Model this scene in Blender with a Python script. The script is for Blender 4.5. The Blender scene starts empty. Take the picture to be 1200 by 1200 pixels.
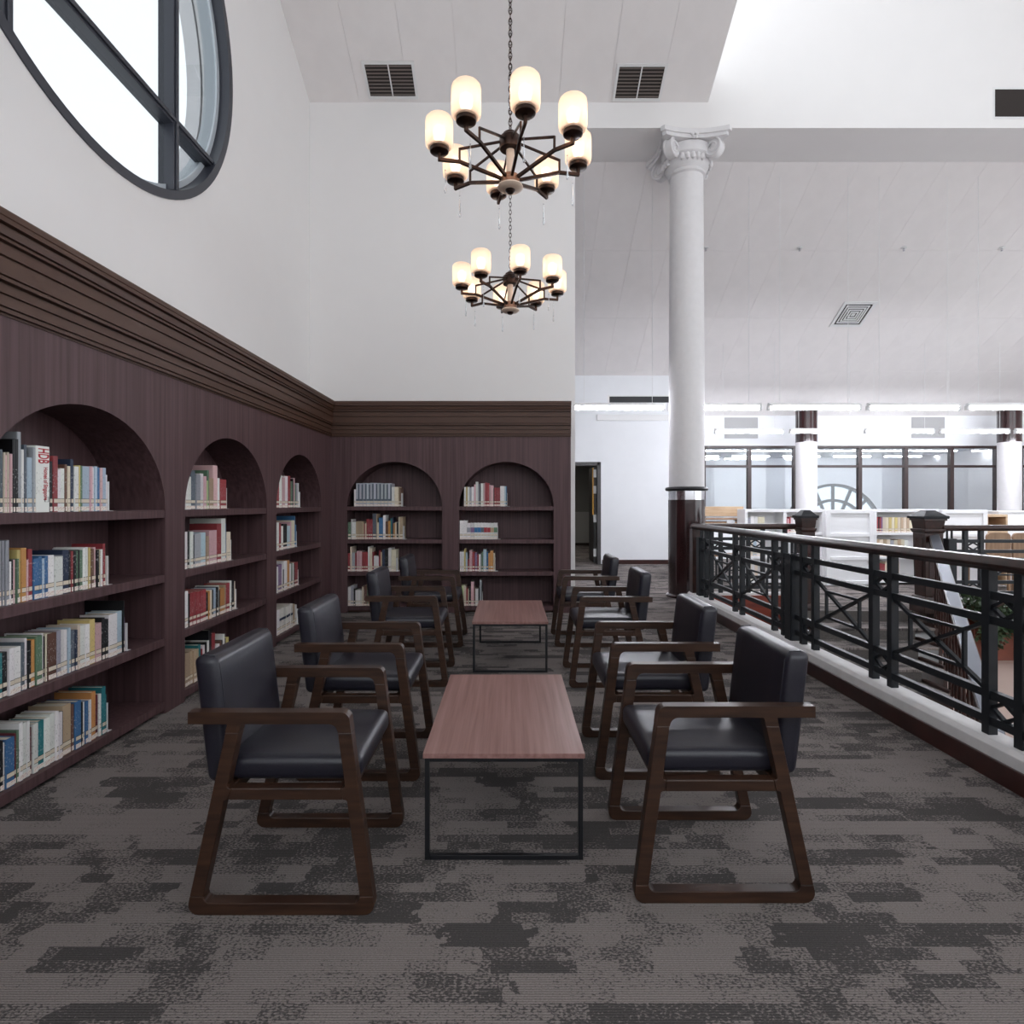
import bpy, bmesh, math, random
from mathutils import Vector, Matrix
from mathutils.geometry import tessellate_polygon
random.seed(7)
S = bpy.context.scene
COL = S.collection
# ------------------------------------------------------------------ camera, sky, exposure
F = 690.0                      # focal length in pixels of the 1200 px frame
H = 1.40                       # eye height
cam_d = bpy.data.cameras.new('camera'); cam = bpy.data.objects.new('camera', cam_d); COL.objects.link(cam)
cam.location = (0, 0, H); cam.rotation_euler = (math.pi / 2, 0, 0)
cam_d.sensor_width = 36; cam_d.sensor_fit = 'HORIZONTAL'; cam_d.lens = 36 * F / 1200
cam_d.shift_x = 2 / 1200; cam_d.shift_y = -10 / 1200
cam_d.clip_start = 0.05; cam_d.clip_end = 300
S.camera = cam
W = bpy.data.worlds.new('overcast_sky'); S.world = W; W.use_nodes = True
bg = W.node_tree.nodes['Background']; bg.inputs[0].default_value = (0.90, 0.95, 1.0, 1); bg.inputs[1].default_value = 0.9   # sky strength
S.view_settings.view_transform = 'Standard'; S.view_settings.look = 'None'
S.view_settings.gamma = 1.0; S.view_settings.use_curve_mapping = False
S.view_settings.exposure = 1.6
TUBE_E, BULB_E = 28.0, 3.9
S.cycles.max_bounces = 10; S.cycles.diffuse_bounces = 6; S.cycles.transparent_max_bounces = 16
S.cycles.sample_clamp_indirect = 6.0
S.cycles.use_denoising = True

# ------------------------------------------------------------------ helpers
def lin(h):
    c = [int(h[i:i + 2], 16) / 255 for i in (0, 2, 4)]
    return tuple(x / 12.92 if x <= .04045 else ((x + .055) / 1.055) ** 2.4 for x in c) + (1,)

class MB:
    def __init__(s): s.v = []; s.f = []; s.m = []
    def add(s, vs, fs, mi=0):
        b = len(s.v); s.v += [tuple(v) for v in vs]
        s.f += [tuple(b + i for i in f) for f in fs]; s.m += [mi] * len(fs); return s
    def box(s, x0, x1, y0, y1, z0, z1, mi=0):
        vs = [(x, y, z) for z in (z0, z1) for y in (y0, y1) for x in (x0, x1)]
        return s.add(vs, [(0, 2, 3, 1), (4, 5, 7, 6), (0, 1, 5, 4), (2, 6, 7, 3), (0, 4, 6, 2), (1, 3, 7, 5)], mi)
    def frus(s, cx, cy, z0, z1, a, b, mi=0, a2=None, b2=None):     # square frustum, half widths a (bottom) b (top)
        a2 = a if a2 is None else a2; b2 = b if b2 is None else b2
        vs = [(cx - a, cy - a2, z0), (cx + a, cy - a2, z0), (cx + a, cy + a2, z0), (cx - a, cy + a2, z0),
              (cx - b, cy - b2, z1), (cx + b, cy - b2, z1), (cx + b, cy + b2, z1), (cx - b, cy + b2, z1)]
        return s.add(vs, [(3, 2, 1, 0), (4, 5, 6, 7), (0, 1, 5, 4), (1, 2, 6, 5), (2, 3, 7, 6), (3, 0, 4, 7)], mi)
    def bar(s, p, q, w, h, up=(0, 0, 1), mi=0):                     # rectangular bar from p to q
        p = Vector(p); q = Vector(q); d = (q - p).normalized(); up = Vector(up)
        if abs(d.dot(up)) > .99: up = Vector((0, 1, 0))
        sd = d.cross(up).normalized(); u = sd.cross(d)
        vs = []
        for e in (p, q):
            for a, b in ((-1, -1), (1, -1), (1, 1), (-1, 1)): vs.append(e + sd * a * w / 2 + u * b * h / 2)
        return s.add(vs, [(0, 1, 2, 3), (7, 6, 5, 4), (0, 4, 5, 1), (1, 5, 6, 2), (2, 6, 7, 3), (3, 7, 4, 0)], mi)
    def lathe(s, prof, c=(0, 0), n=24, mi=0, cap=True):            # prof: (r, z)
        b = len(s.v); k = len(prof)
        for r, z in prof:
            for i in range(n):
                a = 2 * math.pi * i / n; s.v.append((c[0] + r * math.cos(a), c[1] + r * math.sin(a), z))
        for j in range(k - 1):
            for i in range(n):
                i2 = (i + 1) % n; s.f.append((b + j * n + i, b + j * n + i2, b + (j + 1) * n + i2, b + (j + 1) * n + i)); s.m.append(mi)
        if cap:
            s.f.append(tuple(b + i for i in reversed(range(n)))); s.m.append(mi)
            s.f.append(tuple(b + (k - 1) * n + i for i in range(n))); s.m.append(mi)
        return s
    def tube(s, pts, r, n=8, mi=0, closed=False):
        pts = [Vector(p) for p in pts]; m = len(pts); b = len(s.v); pu = None
        for i, p in enumerate(pts):
            a = pts[(i - 1) % m] if (i or closed) else p; c = pts[(i + 1) % m] if (i < m - 1 or closed) else p
            d = (c - a).normalized(); up = Vector((0, 0, 1)) if pu is None else pu
            if abs(d.dot(up)) > .97: up = Vector((1, 0, 0)) if abs(d.x) < .9 else Vector((0, 1, 0))
            sd = d.cross(up).normalized(); u = sd.cross(d); pu = u
            rr = r[i] if isinstance(r, (list, tuple)) else r
            for k in range(n):
                t = 2 * math.pi * k / n; s.v.append(tuple(p + sd * rr * math.cos(t) + u * rr * math.sin(t)))
        for i in range(m if closed else m - 1):
            j = (i + 1) % m
            for k in range(n):
                k2 = (k + 1) % n; s.f.append((b + i * n + k, b + i * n + k2, b + j * n + k2, b + j * n + k)); s.m.append(mi)
        if not closed:
            s.f.append(tuple(b + k for k in reversed(range(n)))); s.m.append(mi)
            s.f.append(tuple(b + (m - 1) * n + k for k in range(n))); s.m.append(mi)
        return s
    def plate(s, outer, holes, fn, t0, t1, mi=0):                   # 2-D outline with holes, extruded; fn(a, b, t) -> 3-D
        loops = [outer] + holes
        tri = tessellate_polygon([[Vector((a, b, 0)) for a, b in L] for L in loops])
        flat = [p for L in loops for p in L]; n = len(flat)
        vs = [fn(a, b, t0) for a, b in flat] + [fn(a, b, t1) for a, b in flat]
        fs = [tuple(t) for t in tri] + [tuple(i + n for i in reversed(t)) for t in tri]
        o = 0
        for L in loops:
            k = len(L)
            for i in range(k): fs.append((o + i, o + (i + 1) % k, n + o + (i + 1) % k, n + o + i))
            o += k
        return s.add(vs, fs, mi)
    def build(s, name, mats, parent=None, smooth=False, origin=None, bevel=0, seg=2, normals=True, ang=40):
        if origin is None: origin = parent_origin(parent)
        me = bpy.data.meshes.new(name)
        ox, oy, oz = origin
        me.from_pydata([(x - ox, y - oy, z - oz) for x, y, z in s.v], [], s.f)
        for m in (mats if isinstance(mats, (list, tuple)) else [mats]): me.materials.append(m)
        me.polygons.foreach_set('material_index', s.m)
        if normals:
            bm = bmesh.new(); bm.from_mesh(me); bmesh.ops.recalc_face_normals(bm, faces=bm.faces); bm.to_mesh(me); bm.free()
        o = bpy.data.objects.new(name, me); COL.objects.link(o)
        if parent: o.parent = parent
        else: o.location = origin
        if bevel:
            md = o.modifiers.new('bevel', 'BEVEL'); md.width = bevel; md.segments = seg; md.limit_method = 'ANGLE'; md.angle_limit = math.radians(35)
            smooth = True
        if smooth: smoothen(o, ang)
        return o

ORIG = {}
def parent_origin(p):
    return ORIG.get(p.name, (0, 0, 0)) if p else (0, 0, 0)
def smoothen(o, ang=40):
    me = o.data
    me.polygons.foreach_set('use_smooth', [True] * len(me.polygons))
    bm = bmesh.new(); bm.from_mesh(me); a = math.radians(ang)
    for e in bm.edges:
        if len(e.link_faces) == 2 and e.calc_face_angle(0) > a: e.smooth = False
    bm.to_mesh(me); bm.free()
def thing(name, label, cat, loc=(0, 0, 0), group=None):
    o = bpy.data.objects.new(name, None); COL.objects.link(o); o.location = loc; o.empty_display_size = .1
    ORIG[o.name] = tuple(loc)
    tag(o, label, cat, group); return o
def tag(o, label, cat, group=None):
    o['label'] = label; o['category'] = cat
    if group: o['group'] = group
    return o
def struct(o): o['kind'] = 'structure'; return o
def dup(o, parent=None):
    c = o.copy(); COL.objects.link(c)
    if parent: c.parent = parent
    for ch in list(o.children): dup(ch, c)
    return c
def sub(mb, name, mats, parent, **k):                               # a sub-part: origin is the thing's
    o = mb.build(name, mats, parent, origin=k.pop('origin', (0, 0, 0)), **k); return o

# ------------------------------------------------------------------ materials
def mat(name, col, rough=.6, metal=0, spec=.5, emit=None, es=0, coat=0):
    m = bpy.data.materials.new(name); m.use_nodes = True; b = m.node_tree.nodes['Principled BSDF']
    b.inputs['Base Color'].default_value = lin(col) if isinstance(col, str) else col
    b.inputs['Roughness'].default_value = rough; b.inputs['Metallic'].default_value = metal
    b.inputs['Specular IOR Level'].default_value = spec; b.inputs['Coat Weight'].default_value = coat
    b.inputs['Coat Roughness'].default_value = .12
    if emit: b.inputs['Emission Color'].default_value = lin(emit); b.inputs['Emission Strength'].default_value = es
    return m
def N(m, t, **k):
    n = m.node_tree.nodes.new(t)
    for a, v in k.items(): setattr(n, a, v)
    return n
def LK(m, a, b): m.node_tree.links.new(a, b)
def math_node(m, op, a, b=None, c=None, clamp=False):
    n = N(m, 'ShaderNodeMath', operation=op); n.use_clamp = clamp
    for i, x in enumerate((a, b, c)):
        if x is None: continue
        if isinstance(x, (int, float)): n.inputs[i].default_value = x
        else: LK(m, x, n.inputs[i])
    return n.outputs[0]
def noisy(name, c1, c2, scale=(1, 1, 1), ns=5.0, detail=3, rough=.6, lo=.35, hi=.65, bump=0, spec=.5, coat=0, space='Object', rvar=0):
    m = mat(name, c1, rough, spec=spec, coat=coat); b = m.node_tree.nodes['Principled BSDF']
    tc = N(m, 'ShaderNodeTexCoord'); mp = N(m, 'ShaderNodeMapping'); mp.inputs['Scale'].default_value = scale
    LK(m, tc.outputs[space], mp.inputs[0])
    n = N(m, 'ShaderNodeTexNoise'); n.inputs['Scale'].default_value = ns; n.inputs['Detail'].default_value = detail
    LK(m, mp.outputs[0], n.inputs['Vector'])
    r = N(m, 'ShaderNodeValToRGB'); r.color_ramp.elements[0].position = lo; r.color_ramp.elements[1].position = hi
    r.color_ramp.elements[0].color = lin(c1); r.color_ramp.elements[1].color = lin(c2)
    LK(m, n.outputs['Fac'], r.inputs[0]); LK(m, r.outputs[0], b.inputs['Base Color'])
    if bump:
        bp = N(m, 'ShaderNodeBump'); bp.inputs['Strength'].default_value = bump; bp.inputs['Distance'].default_value = .002
        LK(m, n.outputs['Fac'], bp.inputs['Height']); LK(m, bp.outputs[0], b.inputs['Normal'])
    if rvar:
        rr = math_node(m, 'MULTIPLY_ADD', n.outputs['Fac'], rvar, rough - rvar / 2); LK(m, rr, b.inputs['Roughness'])
    return m
M = {}
M['wall'] = noisy('wall_paint', 'eae8e7', 'ebe9e8', ns=3, rough=.85, spec=.2)
M['wallw'] = noisy('wall_paint_cool', 'e7e9ec', 'e9ebee', ns=3, rough=.8, spec=.2)
M['ceil'] = noisy('ceiling_board', 'e8e4e3', 'ebe7e6', ns=4, rough=.9, spec=.15)
M['wood'] = noisy('dark_laminate', '463234', '5e4749', scale=(26, 26, .5), ns=1.6, detail=5, rough=.5, lo=.3, hi=.7, spec=.28)
M['cornice'] = noisy('cornice_wood', '482f24', '4d3529', scale=(2, 2, 12), ns=1.0, rough=.5, spec=.35)
M['chairwood'] = noisy('walnut', '281912', '432c1f', scale=(3, 3, 30), ns=1.6, detail=4, rough=.38, lo=.3, hi=.7, spec=.45)
M['table'] = noisy('table_veneer', '7a5650', '9d7973', scale=(38, 1.0, 38), ns=1.4, detail=6, rough=.36, lo=.25, hi=.75, spec=.5)
M['leather'] = noisy('black_leather', '191822', '201f29', ns=180, detail=2, rough=.36, bump=.12, spec=.55)
M['blackmetal'] = mat('black_metal', '15161a', .42, spec=.5)
M['railmetal'] = mat('railing_metal', '191d22', .5, spec=.4)
M['railwood'] = noisy('dark_polished_wood', '21110d', '361d17', scale=(2, 2, 2), ns=8, rough=.34, coat=.15)
M['drum'] = noisy('lacquered_wood', '230f10', '34191a', scale=(14, 14, .6), ns=2, rough=.16, coat=.6)
M['fascia'] = noisy('red_brown_wood', '5a2016', '7c3220', scale=(1, 1, 5), ns=3, rough=.3, coat=.2)
M['base'] = noisy('baseboard_wood', '2d1513', '3a1d19', ns=6, rough=.3, coat=.2)
M['chrome'] = mat('chrome', 'd8d8dc', .15, metal=1)
M['plaster'] = noisy('plaster_white', 'dedcdd', 'e1dfe0', ns=12, rough=.7, spec=.3)
M['kerb'] = noisy('kerb_paint', 'd4d2d2', 'dedcdc', ns=8, rough=.7)
M['winframe'] = mat('window_frame', '34363f', .4, spec=.5)
M['reveal'] = mat('window_reveal', 'b9c0c6', .6)
M['mullion'] = mat('brown_mullion', '33211f', .4)
M['bronze'] = noisy('bronze', '2c1e19', '4a352b', ns=12, rough=.3, spec=.6)
M['bronze'].node_tree.nodes['Principled BSDF'].inputs['Metallic'].default_value = .75
M['bronzel'] = mat('light_bronze', '94705c', .3, metal=.8)
M['cream'] = mat('cream_glass', 'e3cdb9', .3)
M['whitemetal'] = mat('white_metal', 'e3e3e3', .45)
M['darkvoid'] = mat('duct_dark', '2b2421', .8)
M['louvre'] = mat('louvre_metal', '6f6560', .5)
M['louvreg'] = mat('louvre_grey', 'a3a3a3', .5)
M['pages'] = noisy('paper_pages', 'cfc6b4', 'e2dac9', scale=(200, 1, 1), ns=3, rough=.9)
M['label'] = noisy('paper_label', 'e9e2d8', 'c9a7a0', scale=(60, 60, 60), ns=2, lo=.52, hi=.62, rough=.8)
M['tape'] = mat('label_tape', 'd9cdba', .7)
M['laminw'] = mat('white_laminate', 'e6e6e8', .5)
M['oak'] = noisy('light_wood', 'b99b7c', 'cbb090', scale=(2, 2, 20), ns=2, rough=.5)
M['oakd'] = noisy('mid_wood', '8b6c52', '9d7d60', scale=(12, 12, 1), ns=2, rough=.5)
M['leaf'] = noisy('ivy_leaf', '24351f', '4c6143', ns=9, rough=.5)
M['terra'] = noisy('planter_brown', '5e2e20', '743c2a', ns=4, rough=.6)
M['beige'] = mat('beige_plaster', 'cdbcb4', .8)
M['warmwood'] = noisy('warm_wood', 'b06a38', 'c98a52', ns=5, rough=.5)
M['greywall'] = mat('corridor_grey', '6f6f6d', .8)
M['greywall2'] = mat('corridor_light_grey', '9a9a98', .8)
M['doorleaf'] = mat('door_grey', '3c3a3a', .5)
M['yellow'] = mat('yellow_bar', 'c98f1f', .4)
M['steel'] = mat('brushed_steel', '7d828b', .38, metal=.7)
M['red'] = mat('red_ink', 'b3333c', .6)
M['ink'] = mat('dark_ink', '33302f', .6)
M['tube'] = mat('tube_light', 'ffffff', .5, emit='f4f6ff', es=TUBE_E)
M['tube2'] = mat('office_tube', 'ffffff', .5, emit='f4f6ff', es=TUBE_E * .4)
M['fill_light'] = mat('corridor_fill', 'ffffff', .5, emit='fff6ea', es=7)  # glow of the added corridor fill lamp
M['bulb'] = mat('bulb', 'fff2e0', .5, emit='ffecd9', es=BULB_E)

def glass(name, tint, gl, rough=0.0):
    m = bpy.data.materials.new(name); m.use_nodes = True; nt = m.node_tree; nt.nodes.clear()
    o = N(m, 'ShaderNodeOutputMaterial'); t = N(m, 'ShaderNodeBsdfTransparent'); g = N(m, 'ShaderNodeBsdfGlossy'); mx = N(m, 'ShaderNodeMixShader')
    t.inputs[0].default_value = tint; g.inputs['Roughness'].default_value = rough; mx.inputs[0].default_value = gl
    LK(m, t.outputs[0], mx.inputs[1]); LK(m, g.outputs[0], mx.inputs[2]); LK(m, mx.outputs[0], o.inputs[0]); return m
M['glass'] = glass('window_glass', (.66, .67, .672, 1), .05)
M['fglass'] = glass('fan_window_glass', (.64, .68, .72, 1), .03)
M['pglass'] = glass('partition_glass', (.93, .95, .96, 1), .075)
M['crystal'] = glass('crystal', (.86, .87, .9, 1), .35, .05)
def shade_mat():
    m = bpy.data.materials.new('frosted_shade'); m.use_nodes = True; nt = m.node_tree; nt.nodes.clear()
    o = N(m, 'ShaderNodeOutputMaterial'); t = N(m, 'ShaderNodeBsdfTranslucent'); t.inputs[0].default_value = (.96, .77, .63, 1)
    r = N(m, 'ShaderNodeBsdfRefraction'); r.inputs['Roughness'].default_value = .45; r.inputs['IOR'].default_value = 1.12; r.inputs[0].default_value = (1, .93, .86, 1)
    d = N(m, 'ShaderNodeBsdfDiffuse'); d.inputs[0].default_value = (.9, .82, .74, 1)
    a = N(m, 'ShaderNodeMixShader'); a.inputs[0].default_value = .3; LK(m, t.outputs[0], a.inputs[1]); LK(m, r.outputs[0], a.inputs[2])
    b = N(m, 'ShaderNodeMixShader'); b.inputs[0].default_value = .25; LK(m, a.outputs[0], b.inputs[1]); LK(m, d.outputs[0], b.inputs[2])
    LK(m, b.outputs[0], o.inputs[0]); return m
M['shade'] = shade_mat()

def carpet():
    m = mat('carpet', '6a6663', .95, spec=.1); b = m.node_tree.nodes['Principled BSDF']
    tc = N(m, 'ShaderNodeTexCoord'); sp = N(m, 'ShaderNodeSeparateXYZ'); LK(m, tc.outputs['Object'], sp.inputs[0])
    x, y = sp.outputs[0], sp.outputs[1]
    nz = N(m, 'ShaderNodeTexNoise'); nz.inputs['Scale'].default_value = 16; nz.inputs['Detail'].default_value = 3; LK(m, tc.outputs['Object'], nz.inputs[0])
    jit = math_node(m, 'MULTIPLY_ADD', nz.outputs['Fac'], .24, -.12)
    def cells(w, d, off, j):
        row = math_node(m, 'FLOOR', math_node(m, 'DIVIDE', math_node(m, 'ADD', y, off), d))
        sh = math_node(m, 'FRACT', math_node(m, 'MULTIPLY', row, .377))
        xx = math_node(m, 'ADD', math_node(m, 'DIVIDE', math_node(m, 'ADD', x, j) if j is not None else x, w), sh)
        cl = math_node(m, 'FLOOR', xx)
        cv = N(m, 'ShaderNodeCombineXYZ'); LK(m, cl, cv.inputs[0]); LK(m, row, cv.inputs[1]); cv.inputs[2].default_value = off
        wn = N(m, 'ShaderNodeTexWhiteNoise', noise_dimensions='3D'); LK(m, cv.outputs[0], wn.inputs[0])
        return wn.outputs[0]
    a = cells(.27, .105, .03, jit); c = cells(.13, .0525, .4, None)
    v = math_node(m, 'ADD', math_node(m, 'MULTIPLY', a, .62), math_node(m, 'MULTIPLY', c, .38))
    mp = N(m, 'ShaderNodeMapping'); mp.inputs['Scale'].default_value = (90, 150, 1); LK(m, tc.outputs['Object'], mp.inputs[0])
    n2 = N(m, 'ShaderNodeTexNoise'); n2.inputs['Scale'].default_value = 1; n2.inputs['Detail'].default_value = 1.5; LK(m, mp.outputs[0], n2.inputs[0])
    th = math_node(m, 'MULTIPLY_ADD', v, 1.5, -.30)                      # share of dark yarn in this patch
    dif = math_node(m, 'SUBTRACT', th, math_node(m, 'MULTIPLY_ADD', n2.outputs['Fac'], 2.0, -.5))
    dark = math_node(m, 'MULTIPLY_ADD', dif, 4.0, .38, clamp=True)
    mp2 = N(m, 'ShaderNodeMapping'); mp2.inputs['Scale'].default_value = (160, 480, 1); LK(m, tc.outputs['Object'], mp2.inputs[0])
    n3 = N(m, 'ShaderNodeTexNoise'); n3.inputs['Scale'].default_value = 1; n3.inputs['Detail'].default_value = 1; LK(m, mp2.outputs[0], n3.inputs[0])
    rib = math_node(m, 'SINE', math_node(m, 'MULTIPLY', y, 2 * math.pi / .0085))
    yarn = math_node(m, 'ADD', math_node(m, 'MULTIPLY_ADD', rib, .2, 1.0), math_node(m, 'MULTIPLY_ADD', n3.outputs['Fac'], 1.1, -.55))
    mx = N(m, 'ShaderNodeMix', data_type='RGBA'); LK(m, dark, mx.inputs[0]); mx.inputs[6].default_value = lin('7f7875'); mx.inputs[7].default_value = lin('4d4a49')
    mm = N(m, 'ShaderNodeVectorMath', operation='SCALE'); LK(m, mx.outputs[2], mm.inputs[0]); LK(m, yarn, mm.inputs['Scale'])
    LK(m, mm.outputs[0], b.inputs['Base Color'])
    bp = N(m, 'ShaderNodeBump'); bp.inputs['Strength'].default_value = .35; bp.inputs['Distance'].default_value = .003
    LK(m, math_node(m, 'ADD', rib, n3.outputs['Fac']), bp.inputs['Height']); LK(m, bp.outputs[0], b.inputs['Normal'])
    return m
M['carpet'] = carpet()
M['risercarpet'] = noisy('riser_carpet', '4a4745', '625d5a', scale=(60, 60, 300), ns=1, rough=.95)
def book_mat():
    m = mat('book_cover', 'ffffff', .45, spec=.4); b = m.node_tree.nodes['Principled BSDF']
    oi = N(m, 'ShaderNodeObjectInfo'); tc = N(m, 'ShaderNodeTexCoord'); mp = N(m, 'ShaderNodeMapping')
    LK(m, tc.outputs['Object'], mp.inputs[0]); mp.inputs['Scale'].default_value = (170, 1, 80)
    ad = N(m, 'ShaderNodeVectorMath', operation='ADD'); LK(m, mp.outputs[0], ad.inputs[0])
    sc = N(m, 'ShaderNodeCombineXYZ'); LK(m, math_node(m, 'MULTIPLY', oi.outputs['Random'], 300), sc.inputs[0]); LK(m, sc.outputs[0], ad.inputs[1])
    n = N(m, 'ShaderNodeTexNoise'); n.inputs['Scale'].default_value = 1; n.inputs['Detail'].default_value = 1; LK(m, ad.outputs[0], n.inputs[0])
    sp = N(m, 'ShaderNodeSeparateXYZ'); LK(m, tc.outputs['Object'], sp.inputs[0])
    zone = math_node(m, 'MULTIPLY', math_node(m, 'GREATER_THAN', sp.outputs[2], .09), math_node(m, 'LESS_THAN', sp.outputs[2], .205))
    pr = math_node(m, 'MULTIPLY', math_node(m, 'GREATER_THAN', n.outputs['Fac'], .62), zone)
    pr = math_node(m, 'MULTIPLY', pr, .32)
    br = N(m, 'ShaderNodeRGBToBW'); LK(m, oi.outputs['Color'], br.inputs[0])
    lt = math_node(m, 'LESS_THAN', br.outputs[0], .22); cc = N(m, 'ShaderNodeCombineXYZ')
    for i in range(3): LK(m, math_node(m, 'MULTIPLY_ADD', lt, .62, .06), cc.inputs[i])
    mx = N(m, 'ShaderNodeMix', data_type='RGBA'); LK(m, pr, mx.inputs[0]); LK(m, oi.outputs['Color'], mx.inputs[6]); LK(m, cc.outputs[0], mx.inputs[7])
    LK(m, mx.outputs[2], b.inputs['Base Color']); return m
M['book'] = book_mat()
M['bookrest'] = mat('book_covers', 'ffffff', .45)
_a = N(M['bookrest'], 'ShaderNodeAttribute', attribute_name='cover_colour'); LK(M['bookrest'], _a.outputs['Color'], M['bookrest'].node_tree.nodes['Principled BSDF'].inputs['Base Color'])

# ------------------------------------------------------------------ setting: floors, walls, ceilings
XF, YF = -2.30, 7.54           # bookcase faces
XW, YW = -2.878, 8.45          # walls above / behind them
ZB, YB2 = 6.788, 9.29          # beam underside, its rear edge
YD, YP = 13.6, 14.9            # wall with the door, glazed partition wall
SL = .564
fm = MB()
fm.box(XW, 2.45, -4, YW + .15, -.3, 0); fm.box(-3.2, 2.45, YW + .15, YP + 5.3, -.3, 0)
fm.box(2.45, 4.0, 8.0, YP + 5.3, -.3, 0); fm.box(4.0, 5.4, 7.68, YP + 5.3, -.3, 0); fm.box(5.4, 13.7, 7.5, YP + 5.3, -.3, 0)
struct(fm.build('floor', M['carpet'], normals=False))
struct(MB().box(2.45, 13.7, -4, 20, -3.9, -3.7).build('floor_lower', M['beige']))
def X2(a, b, t): return (t, a, b)
RW, YC, ZC = 1.819, 4.261, 5.646
circ = [(YC + RW * math.cos(2 * math.pi * i / 96), ZC + RW * math.sin(2 * math.pi * i / 96)) for i in range(96)]
gable = [(-4, 0), (YW, 0), (YW, 7.156), (YC, 9.21), (.07, 7.156), (.07, 6.788), (-4, 6.788)]
struct(MB().plate(gable, [circ], X2, XW - .3, XW).build('wall_left', M['wall']))
# back wall with the beam in one plane
bw = MB()
bw.box(XW - .3, .93, YW, YW + .15, 0, ZB)
bw.box(XW - .3, 13.7, YW, YB2, ZB, 7.3)
bw.box(2.841, 10.5, YW, YW + .3, 7.3, 12)
struct(bw.build('wall_back', M['wall']))
rw = MB().box(10.5, 10.7, -4, YW, -3.7, .9).box(10.5, 10.7, -4, YW, 3.8, 6.6).box(10.5, 10.7, -4, -1, .9, 3.8).box(10.5, 10.7, -4, 2.2, 8.6, 9.0)   # out of view; unglazed openings added to let sky light in from the right
rw.box(10.5, 10.7, 2.2, YW, 6.6, 12)
for y in (-4, -1.2, 2.0): rw.box(10.5, 10.7, y, y + .2, 6.6, 8.6)
rw.box(13.5, 13.7, YW, YP + 5.3, -.3, 8)
struct(rw.build('wall_right', M['wall']))
fw = MB().box(XW - .3, 10.7, -4.2, -4, -3.7, 1.9).box(XW - .3, 10.7, -4.2, -4, 6.6, 7)   # unseen; unglazed openings added to light the room from behind the viewer
for x in (XW - .3, -1.0, .8, 2.6, 4.6, 6.6, 8.6, 10.4): fw.box(x, x + .18, -4.2, -4, 1.9, 6.6)
fw.box(2.841, 10.7, -.13, .07, 6.788, 12)
struct(fw.build('wall_front', M['wall']))
struct(MB().box(2.841, 10.7, .65, YW + .3, 12, 12.2).build('atrium_light_block', M['wall']))  # unseen roof added to shield the upper back wall from the sky
# gabled ceiling over the reading corner (joints between boards are gaps over a backing)
def slope_panels(root, x0, x1, ya, za, yb, zb, px, py, name, m, gap=.003, th=.010):
    """rectangular boards on the plane from (ya,za) to (yb,zb)"""
    L = math.hypot(yb - ya, zb - za); dy, dz = (yb - ya) / L, (zb - za) / L
    ny, nz = (dz, -dy) if -dy < 0 else (-dz, dy)
    nx = max(1, round((x1 - x0) / px)); nn = max(1, round(L / py)); cache = {}
    wx = (x1 - x0) / nx; wl = L / nn; me = None
    for j in range(nn):
        for i in range(nx):
            cx = x0 + (i + .5) * wx; s0 = (j + .5) * wl
            if me is None:
                mb = MB(); pts = []
                for t in (0, th):
                    for sy in (-1, 1):
                        for sx in (-1, 1):
                            s_ = sy * (wl - gap) / 2; pts.append((sx * (wx - gap) / 2, dy * s_ - ny * t, dz * s_ - nz * t))
                mb.add(pts, [(0, 2, 3, 1), (4, 5, 7, 6), (0, 1, 5, 4), (2, 6, 7, 3), (0, 4, 6, 2), (1, 3, 7, 5)])
                o = mb.build(name, m, root, origin=(0, 0, 0)); me = o.data
            else:
                o = bpy.data.objects.new(name, me); COL.objects.link(o); o.parent = root
            o.location = (cx, ya + dy * s0, za + dz * s0)
cb = MB().plate([(YW, 7.156 + .02), (YC, 9.21 + .02), (.07, 7.156 + .02), (.07, 7.5), (YC, 9.5), (YW, 7.5)], [], X2, XW - .3, 2.841)
cb.box(XW - .3, 10.7, -4.2, .07, 6.788, 7.0)
ceil = struct(cb.build('ceiling', M['ceil']))
slope_panels(ceil, XW, 2.841, YW, 7.156, YC, 9.21, .69, 1.55, 'ceiling_board', M['ceil'])
slope_panels(ceil, XW, 2.841, YC, 9.21, .07, 7.156, .69, 1.55, 'ceiling_board', M['ceil'])
zr = lambda y: ZB - SL * (y - YB2)
cr = MB().plate([(YB2, ZB + .02), (16, zr(16) + .02), (16, zr(16) + .3), (YB2, ZB + .4)], [], X2, -3.2, 13.7)
ceil2 = struct(cr.build('ceiling_rear', M['ceil']))
slope_panels(ceil2, -3.2, 13.6, YB2, ZB, YP, zr(YP), .677, 1.6, 'ceiling_board', M['ceil'])
# wall with the doorway
dx0, dx1, dzt = 1.0, 2.06, 2.307
dw = MB().box(-3.2, dx0, YD, YD + .15, 0, 4.6).box(dx1, 3.9, YD, YD + .15, 0, 4.6).box(dx0, dx1, YD, YD + .15, dzt, 4.6)
dw.box(3.75, 3.9, YD + .15, YP, 0, 4.6).box(-3.3, -3.2, YW, YD, 0, 7)
struct(dw.build('wall_far', M['wallw']))
# corridor beyond the doorway
co = MB().box(.4, 3.0, 19.6, 19.7, 0, 1.12, 1).box(.4, 3.0, 19.6, 19.7, 1.12, 2.8, 0).box(.3, .4, YD + .15, 19.7, 0, 2.8).box(2.9, 3.0, YD + .15, 19.7, 0, 2.8).box(.3, 3.0, YD + .15, 19.7, 2.8, 2.9)
co.box(.4, 2.9, 19.57, 19.6, 0, .09, 2)
struct(co.build('wall_corridor', [M['greywall'], M['greywall2'], M['darkvoid']]))
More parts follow.
